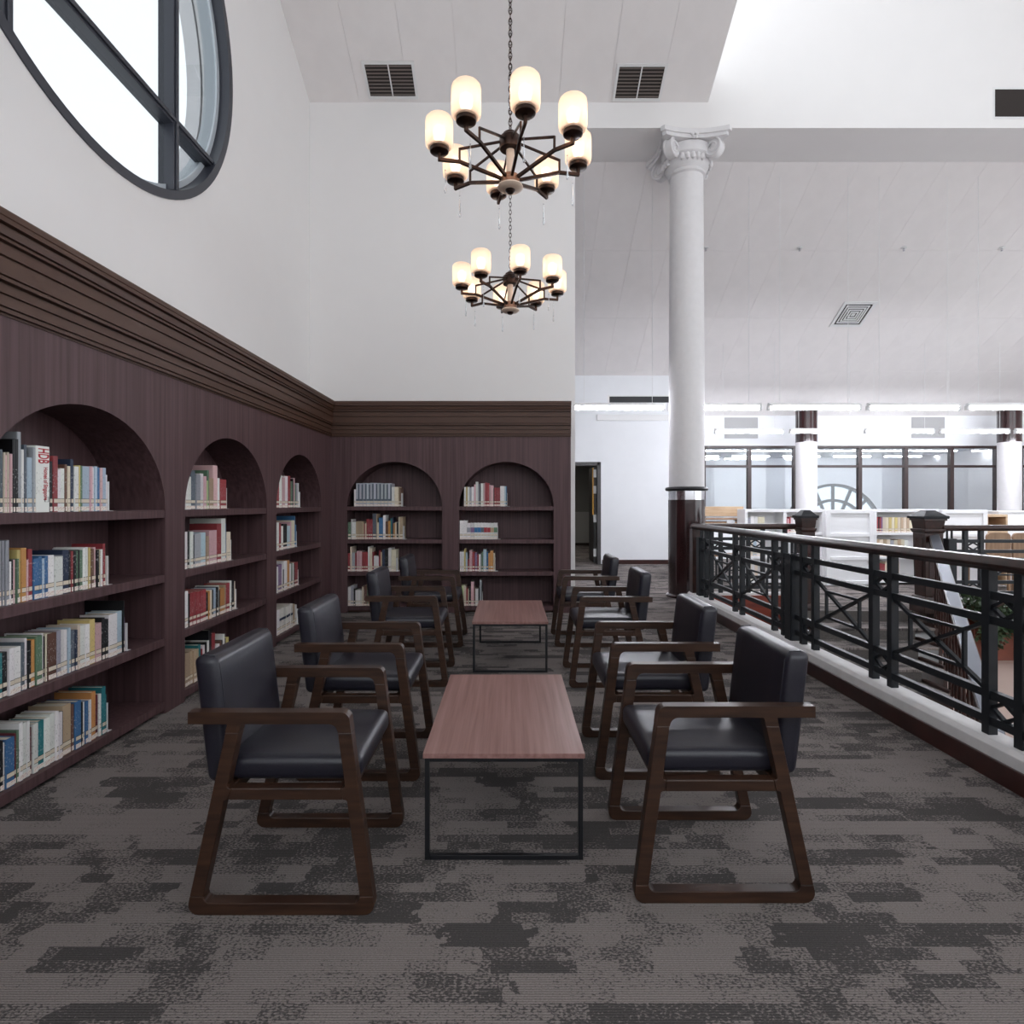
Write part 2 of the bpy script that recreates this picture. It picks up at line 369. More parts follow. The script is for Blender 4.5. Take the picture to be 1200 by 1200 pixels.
# partition wall above, below and beside the glazing, and the outer wall with fan windows
pz0, pz1, pzt = .9, 2.847, 2.339
PX = lambda u: (u - 598) * YP / F
pw = MB().box(3.9, 13.6, YP, YP + .15, pz1, 4.3).box(3.9, 13.6, YP, YP + .15, 0, pz0)
pw.box(PX(934), PX(954), YP, YP + .15, pz0, pz1).box(PX(1171), PX(1195), YP, YP + .15, pz0, pz1)
struct(pw.build('wall_partition', M['wallw']))
fan = [((976 - 598) * 20 / F, .39), ((1171 - 598) * 20 / F, .39), ((1366 - 598) * 20 / F, .39)]; FR = 1.68
def arc(cx, cz, r, a0, a1, n): return [(cx + r * math.cos(a0 + (a1 - a0) * i / n), cz + r * math.sin(a0 + (a1 - a0) * i / n)) for i in range(n + 1)]
XZ = lambda a, b, t: (a, t, b)
ow = MB().plate([(3.0, 0), (24, 0), (24, 3.3), (3.0, 3.3)], [arc(c[0], c[1], FR, 0, math.pi, 32) for c in fan], XZ, 20, 20.25)
ow.box(3.0, 3.2, YP + .15, 20, 0, 3.3).box(24, 24.2, YP, 20.2, 0, 3.3).box(3.0, 24, YP + .15, 20.2, 2.95, 3.3)
ow.box(13.7, 24, YP + .1, YP + .15, 0, 3.3).box(13.6, 24, YP, 20.2, -.3, 0)
struct(ow.build('wall_outer', M['wallw']))
# baseboards, kerbs
struct(MB().box(dx1 + .06, 3.75, YD - .015, YD, 0, .1).box(-3.2, dx0 - .06, YD - .015, YD, 0, .1).build('baseboard_far', M['base']))
struct(MB().box(2.435, 2.452, -4, 8.15, 0, .11).build('baseboard_right', M['base'], bevel=.004))
kb = MB().plate([(2.452, -.3), (2.452, .165), (2.474, .187), (2.60, .187), (2.60, -.3)], [], lambda a, b, t: (a, t, b), -4, 8.15)
kb.box(2.60, 3.86, 7.95, 8.1, 0, .187).box(5.5, 10.5, 7.43, 7.6, 0, .187)
struct(kb.build('trim_1', M['kerb'], bevel=.004))
struct(MB().box(2.60, 2.622, -4, 7.95, -.02, .15).build('trim_2', M['railwood']))
struct(MB().box(2.62, 4.0, 7.92, 7.95, -.75, .16).box(2.602, 2.62, -4, 7.92, -.75, -.02).box(5.42, 10.5, 7.40, 7.43, -.55, .12).build('trim_3', M['fascia']))
struct(MB().box(2.45, 2.60, -4, 8.0, -3.7, -.3).box(2.6, 4.0, 8.0, 8.2, -3.7, -.3).box(5.4, 10.5, 7.5, 7.7, -3.7, -.3).build('wall_lower', M['beige']))

# ------------------------------------------------------------------ round window and fan windows, partition glazing
def ring(mb, c, r0, r1, t0, t1, fn, n=96, mi=0):
    o = [(c[0] + r1 * math.cos(2 * math.pi * i / n), c[1] + r1 * math.sin(2 * math.pi * i / n)) for i in range(n)]
    i_ = [(c[0] + r0 * math.cos(2 * math.pi * i / n), c[1] + r0 * math.sin(2 * math.pi * i / n)) for i in range(n)]
    b = len(mb.v)
    for L in (o, i_):
        for t in (t0, t1): mb.v += [fn(a, q, t) for a, q in L]
    for i in range(n):
        j = (i + 1) % n
        for A, B in ((0, 1), (1, 3), (3, 2), (2, 0)): mb.f.append((b + A * n + i, b + A * n + j, b + B * n + j, b + B * n + i)); mb.m.append(mi)
    return mb
w1 = MB(); ring(w1, (YC, ZC), RW - .07, RW + .004, XW - .13, XW + .012, X2)
win = struct(w1.build('window_1', M['winframe'], smooth=True))
w1 = MB(); ring(w1, (YC, ZC), RW - .12, RW - .068, XW - .22, XW - .09, X2); w1.build('inner_frame', M['reveal'], win, smooth=True)
for c, vert in ((3.40, 1), (5.11, 1), (ZC - .93, 0), (ZC + .93, 0)):
    d = c - (YC if vert else ZC); hh = math.sqrt((RW - .06) ** 2 - d * d)
    mb = MB()
    if vert: mb.box(XW - .16, XW - .02, c - .035, c + .035, ZC - hh, ZC + hh); mb.box(XW - .02, XW - .005, c - .018, c + .018, ZC - hh, ZC + hh)
    else: mb.box(XW - .155, XW - .025, YC - hh, YC + hh, c - .04, c + .04); mb.box(XW - .025, XW - .01, YC - hh, YC + hh, c - .018, c + .018)
    mb.build('glazing_bar', M['winframe'], win, bevel=.004)
ys = [YC - RW, 3.40, 5.11, YC + RW]; zs = [ZC - RW, ZC - .93, ZC + .93, ZC + RW]
for i in range(3):
    for j in range(3):
        pts = []
        for a, b in arc(YC, ZC, RW - .1, 0, 2 * math.pi, 64)[:-1]:
            pts.append((min(max(a, ys[i]), ys[i + 1]), min(max(b, zs[j]), zs[j + 1])))
        q = [p for k, p in enumerate(pts) if (abs(p[0] - pts[k - 1][0]) + abs(p[1] - pts[k - 1][1])) > 1e-5]
        q = [p for p in q if math.hypot(p[0] - YC, p[1] - ZC) <= RW - .05] if (i, j) != (1, 1) else [(ys[1], zs[1]), (ys[2], zs[1]), (ys[2], zs[2]), (ys[1], zs[2])]
        # keep the in-cell part of the disc: corner of the cell nearest the centre plus arc points inside the cell
        inside = [p for p in arc(YC, ZC, RW - .1, 0, 2 * math.pi, 256)[:-1] if ys[i] <= p[0] <= ys[i + 1] and zs[j] <= p[1] <= zs[j + 1]]
        corners = [(a, b) for a in (ys[i], ys[i + 1]) for b in (zs[j], zs[j + 1]) if math.hypot(a - YC, b - ZC) < RW - .1]
        for a in (ys[i], ys[i + 1]):
            k = (RW - .1) ** 2 - (a - YC) ** 2
            if k > 0:
                for sg in (-1, 1):
                    b = ZC + sg * math.sqrt(k)
                    if zs[j] <= b <= zs[j + 1]: inside.append((a, b))
        for b in (zs[j], zs[j + 1]):
            k = (RW - .1) ** 2 - (b - ZC) ** 2
            if k > 0:
                for sg in (-1, 1):
                    a = YC + sg * math.sqrt(k)
                    if ys[i] <= a <= ys[i + 1]: inside.append((a, b))
        P = inside + corners
        if len(P) < 3: continue
        mx = sum(p[0] for p in P) / len(P); mz = sum(p[1] for p in P) / len(P)
        P.sort(key=lambda p: math.atan2(p[1] - mz, p[0] - mx))
        MB().plate(P, [], X2, XW - .112, XW - .106).build('pane', M['glass'], win)
# stone surround outside, seen through the glass
so = MB(); ring(so, (YC, ZC), RW - .02, RW + .9, XW - .45, XW - .31, X2, mi=0)
struct(so.build('wall_facade', M['plaster'], smooth=True))
for k, (cx, cz) in enumerate(fan[:2]):
    fwn = MB(); pts = arc(cx, cz, FR, 0, math.pi, 40)
    fwn.plate(arc(cx, cz, FR, 0, math.pi, 40) + arc(cx, cz, FR - .09, math.pi, 0, 40), [], XZ, 19.94, 20.1)
    o = struct(fwn.build('window_%d' % (k + 2), M['winframe']))
    MB().plate(arc(cx, cz, 1.16, 0, math.pi, 32) + arc(cx, cz, 1.07, math.pi, 0, 32), [], XZ, 19.95, 20.08).build('glazing_arc', M['winframe'], o)
    MB().box(cx - FR, cx + FR, 19.9, 20.1, cz - .08, cz).build('sill', M['plaster'], o)
    for i in range(1, 8):
        a = math.pi * i / 8
        MB().bar((cx + .3 * math.cos(a), 20.01, cz + .3 * math.sin(a)), (cx + (FR - .05) * math.cos(a), 20.01, cz + (FR - .05) * math.sin(a)), .09, .07, up=(0, 1, 0)).build('glazing_bar', M['winframe'], o)
    for i in range(8):
        a0, a1 = math.pi * i / 8, math.pi * (i + 1) / 8
        MB().plate(arc(cx, cz, FR - .06, a0, a1, 4) + arc(cx, cz, .05, a1, a0, 2), [], XZ, 20.02, 20.03).build('pane', M['fglass'], o)
# distant hills / haze band outside the fan windows: none built, the sky shows
gx = [[824.5, 878, 931.5], [954, 1007.5, 1061.5, 1115, 1168], [1196, 1249]]
for gi, us in enumerate(gx):
    xs = [max(PX(u), 3.95) for u in us]
    mb = MB().box(xs[0] - .045, xs[-1] + .045, YP - .03, YP + .08, pz1 - .05, pz1 + .01).box(xs[0] - .045, xs[-1] + .045, YP - .03, YP + .08, pz0, pz0 + .05)
    o = struct(mb.build('window_%d' % (gi + 4), M['mullion']))
    for x in xs: MB().box(x - .045, x + .045, YP - .03, YP + .08, pz0 + .05, pz1 - .05).build('mullion', M['mullion'], o)
    for a, b in zip(xs, xs[1:]):
        MB().box(a + .045, b - .045, YP - .02, YP + .07, pzt - .03, pzt + .03).build('transom', M['mullion'], o)
        MB().box(a + .045, b - .045, YP + .02, YP + .028, pzt + .03, pz1 - .05).build('pane', M['pglass'], o)
        MB().box(a + .045, b - .045, YP + .02, YP + .028, pz0 + .05, pzt - .03).build('pane', M['pglass'], o)
# door
dr = struct(MB().box(dx1 - .05, dx1 + .03, YD - .02, YD + .17, 0, dzt + .05).box(dx0 - .03, dx0 + .05, YD - .02, YD + .17, 0, dzt + .05).box(dx0, dx1, YD - .02, YD + .17, dzt - .03, dzt + .05).build('door_1', M['doorleaf']))
MB().box(dx1 - .10, dx1 - .055, YD + .17, YD + 1.05, .01, dzt - .05).build('door_leaf', M['doorleaf'], dr)
for z in (.25, 1.05, 1.72, 2.1): MB().box(dx1 - .115, dx1 - .05, YD + .15, YD + .17, z - .09, z + .09).build('hinge', M['whitemetal'], dr)
MB().box(dx1 - .135, dx1 - .10, YD + .22, YD + .26, 1.13, 2.24).build('edge_bar', M['yellow'], dr)

# ------------------------------------------------------------------ arched bookcases
ZS = [1.356, .926, .502, .076]; ZSB = [1.362, .938, .525, .082]; SHT = .052
ARL = [(2.525, 3.925), (4.162, 5.562), (5.792, 7.172)]
ARB = [(-2.09, -.874), (-.656, .555)]
DEP = .38
def profile(a, b, bz, spring, rise, n=28):
    c, h = (a + b) / 2, (b - a) / 2
    pts = [(a, bz)] + [(c - h * math.cos(math.pi * i / n), spring + rise * math.sin(math.pi * i / n)) for i in range(n + 1)] + [(b, bz)]
    return pts
CORN = [(0, 2.252), (.006, 2.252), (.006, 2.262), (.024, 2.264), (.024, 2.278), (.010, 2.280), (.010, 2.288), (.024, 2.290), (.024, 2.334), (.010, 2.336), (.010, 2.345), (.024, 2.347), (.024, 2.384),
        (.012, 2.386), (.012, 2.396), (.042, 2.398), (.042, 2.412), (.028, 2.414), (.028, 2.421), (.042, 2.423), (.042, 2.496), (.028, 2.498), (.028, 2.508), (.042, 2.510), (.042, 2.556),
        (.028, 2.558), (.028, 2.570), (.052, 2.572), (.052, 2.582), (.036, 2.584), (.036, 2.594), (.052, 2.596), (.056, 2.612), (.060, 2.628), (.048, 2.631), (.048, 2.640), (.074, 2.642), (.074, 2.664), (.078, 2.668), (.078, 2.692), (.074, 2.700), (0, 2.700)]
def bookcase(label, face, arches, zs, rise, fn, u0, u1, corner0, corner1):
    root = thing('arched_bookcase', label, 'bookcase', fn((u0 + u1) / 2, 0, 0))
    out = [(u0, 0)]
    for a, b in arches: out += profile(a, b, 0, zs[0], rise)
    out += [(u1, 0), (u1, 2.30), (u0, 2.30)]
    MB().plate(out, [], lambda a, b, t: fn(a, t, b), 0, .03).build('face_panel', M['wood'], root)
    for a, b in arches:
        pr = profile(a, b, 0, zs[0], rise); mb = MB(); k = len(pr)
        for t in (.03, DEP): mb.v += [fn(p, t, z) for p, z in pr]
        mb.f += [(i, i + 1, k + i + 1, k + i) for i in range(k - 1)]; mb.m += [0] * (k - 1)
        mb.build('arch_lining', M['wood'], root, smooth=True)
        MB().plate(pr, [], lambda p, z, t: fn(p, t, z), DEP, DEP + .02).build('back_panel', M['wood'], root)
        for z in zs:
            mb = MB(); p0, p1 = fn(a + .001, .004, z - SHT), fn(b - .001, DEP, z)
            mb.box(min(p0[0], p1[0]), max(p0[0], p1[0]), min(p0[1], p1[1]), max(p0[1], p1[1]), p0[2], p1[2]); mb.build('shelf', M['wood'], root, bevel=.002)
        p0, p1 = fn(a + .001, .06, 0), fn(b - .001, .08, zs[3] - SHT); mb = MB()
        mb.box(min(p0[0], p1[0]), max(p0[0], p1[0]), min(p0[1], p1[1]), max(p0[1], p1[1]), p0[2], p1[2]); mb.build('toe_kick', M['cornice'], root)
    mb = MB(); k = len(CORN)
    for end in (0, 1):
        for p, z in CORN:
            c = u1 if end else u0
            if end and corner1: c = u1 - p
            if not end and corner0: c = u0 + p
            mb.v.append(fn(c, -p, z))
    mb.f += [(i, i + 1, k + i + 1, k + i) for i in range(k - 1)] + [tuple(range(k - 1, -1, -1)), tuple(range(k, 2 * k))]; mb.m += [0] * (k + 1)
    mb.build('cornice', M['cornice'], root)
    return root
fnL = lambda a, d, z: (XF - d, a, z)
fnB = lambda a, d, z: (a, YF + d, z)
bl = bookcase('long dark wood bookcase with three arched niches along the left wall', XF, ARL, ZS, .578, fnL, -1.0, YF, False, True)
MB().box(XW, XF, -1.0, YF, 2.68, 2.699).build('top_board', M['cornice'], bl)
MB().box(XW, XF + .001, -1.02, -1.0, 0, 2.3).build('side_panel', M['wood'], bl)
bb = bookcase('shorter dark wood bookcase with two arched niches on the back wall', YF, ARB, ZSB, .572, fnB, XF, .775, True, False)
MB().box(XW, .775, YF + .03, YW, 2.68, 2.699).build('top_board', M['cornice'], bb)
MB().box(.757, .775, YF + .03, YW, 0, 2.68).build('side_panel', M['wood'], bb)

# ------------------------------------------------------------------ books
CC = {'w': ('e2e0de', 'white'), 'c': ('d8cbb2', 'cream'), 'lb': ('a9bfcf', 'pale blue'), 'b': ('2f6a9c', 'blue'), 'n': ('26344f', 'navy'), 'k': ('1c1c20', 'black'),
      'g': ('9a9ba4', 'grey'), 'gn': ('5b7a60', 'green'), 't': ('117a80', 'teal'), 'y': ('cdb86a', 'yellow'), 'o': ('c98a3e', 'orange'), 'r': ('9c3038', 'red'),
      'dr': ('6b2430', 'dark red'), 'p': ('d7a9ad', 'pink'), 'br': ('6b4a3a', 'brown'), 'tn': ('b49a7c', 'tan'), 'pu': ('7d5f86', 'purple'), 'lg': ('b5c789', 'light green'),
      'sl': ('58626e', 'slate grey'), 'S': ('b9c0c8', 'silver grey'), 'W': ('dedbd2', 'off-white')}
BANDM = {k: mat('band_' + CC[k][1].replace(' ', '_'), CC[k][0], .5) for k in ('gn', 'tn', 'r', 'sl', 'b', 'pu', 'g', 'n', 'k')}
ORD = ['first', 'second', 'third', 'fourth', 'fifth', 'sixth', 'seventh', 'eighth', 'ninth', 'tenth', 'eleventh', 'twelfth', 'thirteenth', 'fourteenth', 'fifteenth', 'sixteenth', 'seventeenth', 'eighteenth', 'nineteenth', 'twentieth']
def ordn(i):
    if i < 20: return ORD[i]
    t = ['twenty', 'thirty', 'forty', 'fifty'][(i + 1) // 10 - 2]; r = (i + 1) % 10
    return (t + '-' + ORD[r - 1]) if r else {'twenty': 'twentieth', 'thirty': 'thirtieth', 'forty': 'fortieth', 'fifty': 'fiftieth'}[t]
def make_book(w, h, d, code, band=None, name='book'):
    t = min(.0028, w * .2); mb = MB()
    e = min(.003, w * .22); P_ = [(-w / 2, t + e), (-w / 2, e), (-w / 2 + e, 0), (w / 2 - e, 0), (w / 2, e), (w / 2, t + e)]   # rounded spine
    mb.plate(P_, [], lambda a, b, z: (a, b, z), 0, h)
    mb.box(-w / 2, -w / 2 + t, t + e, d, 0, h).box(w / 2 - t, w / 2, t + e, d, 0, h)
    o = mb.build(name, M['book'])
    c = list(lin(CC[code][0])); gy = sum(c[:3]) / 3; c = [x * .85 + gy * .15 for x in c]; j = random.uniform(.82, 1.12); o.color = (min(c[0] * j, .95), min(c[1] * j * random.uniform(.95, 1.05), .95), min(c[2] * j, .95), 1)
    MB().box(-w / 2 + t, w / 2 - t, t + e, d - .004, .002, h - .004).build('pages', M['pages'], o)
    if name == 'book':
        lb = MB().box(-w / 2 + .002, w / 2 - .002, -.0008, .0, .004, .027, 0).box(-w / 2 + e, w / 2 - e, -.0008, 0, .047, .067, 1).box(-w / 2 + e, w / 2 - e, -.0008, 0, .0445, .047, 2).box(-w / 2 + e, w / 2 - e, -.0008, 0, .067, .0695, 2)
        lb.build('spine_label', [M['label'], M['tape'], M['ink']], o)
    if band or code in ('S', 'W'):
        z0, z1 = (h * .42, h * .72) if band else ((.072, .095) if code == 'S' else (h * .52, h * .62))
        bm_ = BANDM[band] if band else (BANDM['sl'] if code == 'S' else BANDM['n'])
        MB().box(-w / 2, w / 2, -.0007, .0, z0, z1).build('spine_band', bm_, o)
    o['w'] = w; o['h'] = h
    if name == 'book': BOOKS.append(o)
    if code == 'S': MB().box(w * .1, w / 2, -.0007, 0, .095, h * .96).build('spine_panel', BANDM['sl'], o)
    return o
BOOKS = []
def join_rest(keep=292):
    """the books beyond the keep that show largest become one object"""
    bpy.context.view_layer.update()
    def area(o):
        p = o.matrix_world.translation; d = (p - Vector((0, 0, H))).length
        return o['w'] * o['h'] / d ** 3 * (abs(p.x) if o.rotation_euler.z else abs(p.y))
    BOOKS.sort(key=area, reverse=True)
    rest = BOOKS[keep:]; mb = MB(); cols = []
    mats = [M['bookrest'], M['pages'], M['label'], M['tape'], M['ink']] + list(BANDM.values())
    for o in rest:
        for q in [o] + list(o.children):
            mw = q.matrix_world; base = [mats.index(M['bookrest'] if m == M['book'] else m) for m in q.data.materials]
            for p in q.data.polygons:
                mb.add([mw @ q.data.vertices[i].co for i in p.vertices], [tuple(range(len(p.vertices)))], base[p.material_index]); cols += [tuple(o.color)] * len(p.vertices)
    b = mb.build('books', mats, normals=False)
    at = b.data.color_attributes.new('cover_colour', 'FLOAT_COLOR', 'CORNER')
    at.data.foreach_set('color', [c for q in cols for c in q])
    tag(b, 'small distant books filling the farther shelves, too small to tell apart', 'books'); b['kind'] = 'stuff'
    for o in rest:
        for q in list(o.children): bpy.data.objects.remove(q)
        bpy.data.objects.remove(o)
def parse(spec):
    out = []
    for tk in spec.split():
        n = 1
        if '*' in tk: tk, n = tk.split('*'); n = int(n)
        tk = tk.replace('x', ' ').split(); hd, hh = tk[0], float(tk[1]) / 100
        band = None
        if '@' in hd:
            hd, r = hd.split('@'); band = r.rstrip('0123456789'); wt = float(r[len(band):])
        else:
            c = hd.rstrip('0123456789'); wt = float(hd[len(c):]); hd = c
        out += [(hd, wt, hh, band)] * n
    return out
def book_row(side, z, segs, where, arch, zs_limit):
    """segs: list of (u_right, u_left, spec) read from the photograph right to left"""
    i = 0; first = None
    pos = (lambda u: 1611.0 / (598 - u)) if side == 'L' else (lambda u: (u - 598) * 7.575 / F)
    grp = 'books on the %s of the %s' % (where, arch)
    for ur, ul, spec in segs:
        items = parse(spec); a, b = pos(ur), pos(ul); tot = sum(x[1] for x in items); cur = a
        if first is None: first = a
        for code, wt, hh, band in items:
            w = (a - b) * wt / tot; hh = min(hh, zs_limit) * random.uniform(.985, 1.01); d = min(.27, max(.14, hh * random.uniform(.68, .78)))
            special = code == 'H'
            o = make_book(w - .0013, hh, d, 'w' if special else code, band, 'thick_book' if special else 'book')
            c = cur - w / 2; cur -= w; dd = .035 + random.uniform(-.003, .008)
            if side == 'L': o.location = (XF - dd, c, z); o.rotation_euler = (0, 0, math.pi / 2)
            else: o.location = (c, YF + dd, z)
            size = ('thin ' if w < .015 else 'thick ' if w > .04 else '') + ('tall ' if hh > .29 else 'short ' if hh < .215 else '')
            if special:
                tag(o, 'very thick tall white book with large red lettering, top shelf of nearest left arch', 'book', grp); hdb(o, w, hh)
            else:
                cn = CC[code][1] + (' and %s banded' % CC[band][1] if band else '')
                tag(o, '%s%s book, %s from right, %s of %s' % (size, cn, ordn(i), where, arch), 'book', grp)
            i += 1
    be = MB()                                                           # bookend: upright plate and foot
    be.box(-.0012, .0012, .0, .12, 0, .17).box(0, .035, .0, .12, 0, .002)
    o = be.build('bookend', M['whitemetal']); tag(o, 'thin white metal bookend holding the row, %s of %s' % (where, arch), 'bookend', 'metal bookends')
    if side == 'L': o.location = (XF - .03, first + .003, z); o.rotation_euler = (0, 0, math.pi / 2)
    else: o.location = (first + .003, YF + .03, z)
def text_mesh(body, size, m, name, parent, spacing=1.0):
    cu = bpy.data.curves.new(name, 'FONT'); cu.body = body; cu.size = size; cu.extrude = .0003; cu.offset = size * .018; cu.space_character = spacing; cu.align_y = 'CENTER'
    t = bpy.data.objects.new('tmp', cu); COL.objects.link(t)
    dg = bpy.context.evaluated_depsgraph_get(); me = bpy.data.meshes.new_from_object(t.evaluated_get(dg)); bpy.data.objects.remove(t)
    me.materials.clear(); me.materials.append(m)
    o = bpy.data.objects.new(name, me); COL.objects.link(o); o.parent = parent; return o
def hdb(o, w, h):
    # lettering runs down the spine; x of text -> -z, y of text -> +x, on the plane y = -.001
    R = Matrix(((0, 1, 0), (0, 0, 1), (-1, 0, 0))).to_4x4()             # columns: text x, text y, text normal
    R = Matrix(((0, 1, 0, 0), (0, 0, -1, 0), (-1, 0, 0, 0), (0, 0, 0, 1)))
    for body, size, sx, x, z, m in (('HDB', .094, .40, .0, h - .010, M['red']), ('Homes of Singapore', .036, .56, .016, h - .104, M['red'])):
        t = text_mesh(body, size, m, 'spine_lettering', o); t.matrix_local = Matrix.Translation((x, -.0012, z)) @ R @ Matrix.Diagonal((sx, 1, 1, 1))
    mb = MB(); rr = [(w * .14, .052), (w * .40, .052), (w * .40, .075), (w * .14, .075)]
    mb.tube([(a, -.001, b) for a, b in rr], .0012, 6, closed=True); mb.build('spine_emblem', M['ink'], o, origin=(0, 0, 0))

A1, A2, A3 = 'nearest left arch', 'middle left arch', 'far left arch'
B1, B2 = 'left back arch', 'right back arch'
SN = ['top shelf', 'second shelf', 'third shelf', 'bottom shelf']
rows = [
 ('L', 0, A1, [(126.5, 58.5, 'w8x21 lb22x25 p15x25 b15x25 lb15x25 w12x25 p13x25 lb40x25 gn10x25 y10x25 w23x24 n15x28 c15x24 br12x25 w20x23 w18x22 r22x29 k15x26'),
   (58.5, 42, 'H10x33'), (42, 0, 'g15x32 lb30x27 sl15x33 w15x30 g23x39 k17x35 k15x35 p15x28 c10x28 p10x27 c10x28 sl20x29')]),
 ('L', 1, A1, [(125.5, 40, 'c18x22 r28x24 w22x21 y20x21 k20x21 p30x23 br30x22 y25x23 w30x23 w25x23 gn30x22 k15x22 gn25x22 k25x22 r22x22 k22x22 n60x23 w70x20 w60x21 b30x21 lb20x20 b30x21 b45x20'),
   (40, 12, 'r40x25 p20x20 o50x26 y30x25 gn20x21 p15x21 k25x21 w18x20'), (12, -6, 'g20x30 g18x30 g18x30 g18x30 g18x30 w15x28 b15x27')]),
 ('L', 2, A1, [(148, 91, 'pu20x21 k8x31 lb55x25 w75x25 k30x23 k25x24 p50x22 y45x25 w35x23 w45x23 c20x24'), (91, 66.7, 'n30x22 sl40x22 lb25x24 w45x23 w35x24 g45x24'),
   (66.7, 0, 'br80x24 c15x24 k15x23 w20x25 gn55x24 o40x23 k25x23 w25x25 sl30x23 w60x22 w40x22 k40x21 t30x21')]),
 ('L', 3, A1, [(125, 75, 't12x22 t40x27 w25x24 dr30x24 o45x27 w25x23 b30x23 w30x23 k15x24 b55x26 br25x25 tn75x26'),
   (75, 0, 'k15x24 w40x24 w30x25 w55x25 w65x24 t70x24 w50x24 dr25x23 w35x27 w40x27 w35x28 gn25x25 dr20x24 b80x23 w15x22 k35x23')]),
 ('L', 0, A2, [(265, 217.5, 'r58x24 w18x25 p40x35 tn40x24 gn12x30 lg15x22 p25x25 w30x27 g35x26 sl35x29 w25x24 w25x20')]),
 ('L', 1, A2, [(270, 217.5, 'c38x24 b12x31 w45x35 r45x31 p38x26 p38x26 tn25x22 lb55x25 g55x25 k10x24 w25x27 k15x27 w25x27')]),
 ('L', 2, A2, [(276, 217.5, 'c20x24 k30x25 w18x25 r45x24 tn25x23 o55x21 k8x20 w12x24 k25x23 lb35x23 k20x22 c18x22 o15x22 k25x21 r35x24*5 k8x24 w35x26')]),
 ('L', 3, A2, [(268, 217.5, 'y35x22 k10x22 w25x26 k15x22 br20x22 w40x20 r40x30 k35x34 w20x26 k20x26 w25x24 r12x22 t30x26 tn25x24*5')]),
 ('L', 0, A3, [(351, 324.7, 'w18x27 g30x27 gn15x25 p20x32 k10x31 gn30x28 r30x34 w40x33 p35x31 w30x33 r35x26')]),
 ('L', 1, A3, [(347, 324.7, 'b10x24 b12x34 c45x29 p20x28 lb40x24 k55x26 w25x24 r25x27 w28x28')]),
 ('L', 2, A3, [(349, 324.7, 'r40x26 k10x24 w15x26 gn20x26 w20x26 o35x30 w35x30 k15x22 w15x24 pu40x28 w15x26')]),
 ('L', 3, A3, [(348.5, 324.7, 'w30x22 tn35x24 W28x25*6 w30x25')]),
 ('B', 0, B1, [(470, 414.6, 'br20x24 tn15x25 c50x25 w35x25 S45x30*10 w25x22')]),
 ('B', 1, B1, [(472, 407.6, 'tn45x29 c20x29 k25x22 c25x22 o25x21 n20x28 t20x27 o35x24 br40x23 w35x31 b60x28 c25x22 tn12x33 sl55x33 r30x26*3 c20x21 r15x20 tn30x23*4 w55x22 w15x26 gn45x22')]),
 ('B', 2, B1, [(464, 407.6, 'c60x28 w40x30 k45x29 n35x28 tn20x25 r20x27 w30x20 w35x20 r20x25 c35x30 w20x32 r25x25*3 p35x26 p35x26 r20x24 g40x24 c20x32 r30x23')]),
 ('B', 3, B1, [(440, 407.6, 'c20x24 br40x26 o25x26 gn20x26 br40x26 c25x25 w20x20*4 k20x22 g35x26 w35x24')]),
 ('B', 0, B2, [(594, 543.7, 'b12x26 lb20x26 w55x26 r25x24*3 k10x23 p35x27 p20x28 r30x30 r25x31 p20x30 w35x30 k15x29 g20x29 w30x32 p20x28 w35x25 g25x24 w25x25 y20x25 w25x25')]),
 ('B', 1, B2, [(583, 538.6, 'w@gn50x21 w@tn45x21 w@r45x21 w@r45x21 w@sl40x21 w@b45x21 w@b45x21 w@pu50x21 w@g50x21 w50x24 w50x24')]),
 ('B', 2, B2, [(580, 538.6, 'c25x24 o50x27 o25x24 b28x25 lb50x28 gn25x25 g15x23 w25x22 r25x22 pu35x24 r40x25 p45x27 r25x16 lb30x24 y25x29 w30x25 w35x25')]),
 ('B', 3, B2, [(565, 540, 'k8x26 g30x33 k20x24 w45x22 br20x24 p45x31 k30x24 c15x22 r25x23 c40x26 lg40x26')]),
]
for side, k, arch, segs in rows:
    zz = (ZS if side == 'L' else ZSB)
    book_row(side, zz[k] + .0005, segs, SN[k], arch, .42 if k == 0 else zz[k - 1] - SHT - zz[k] - .012)

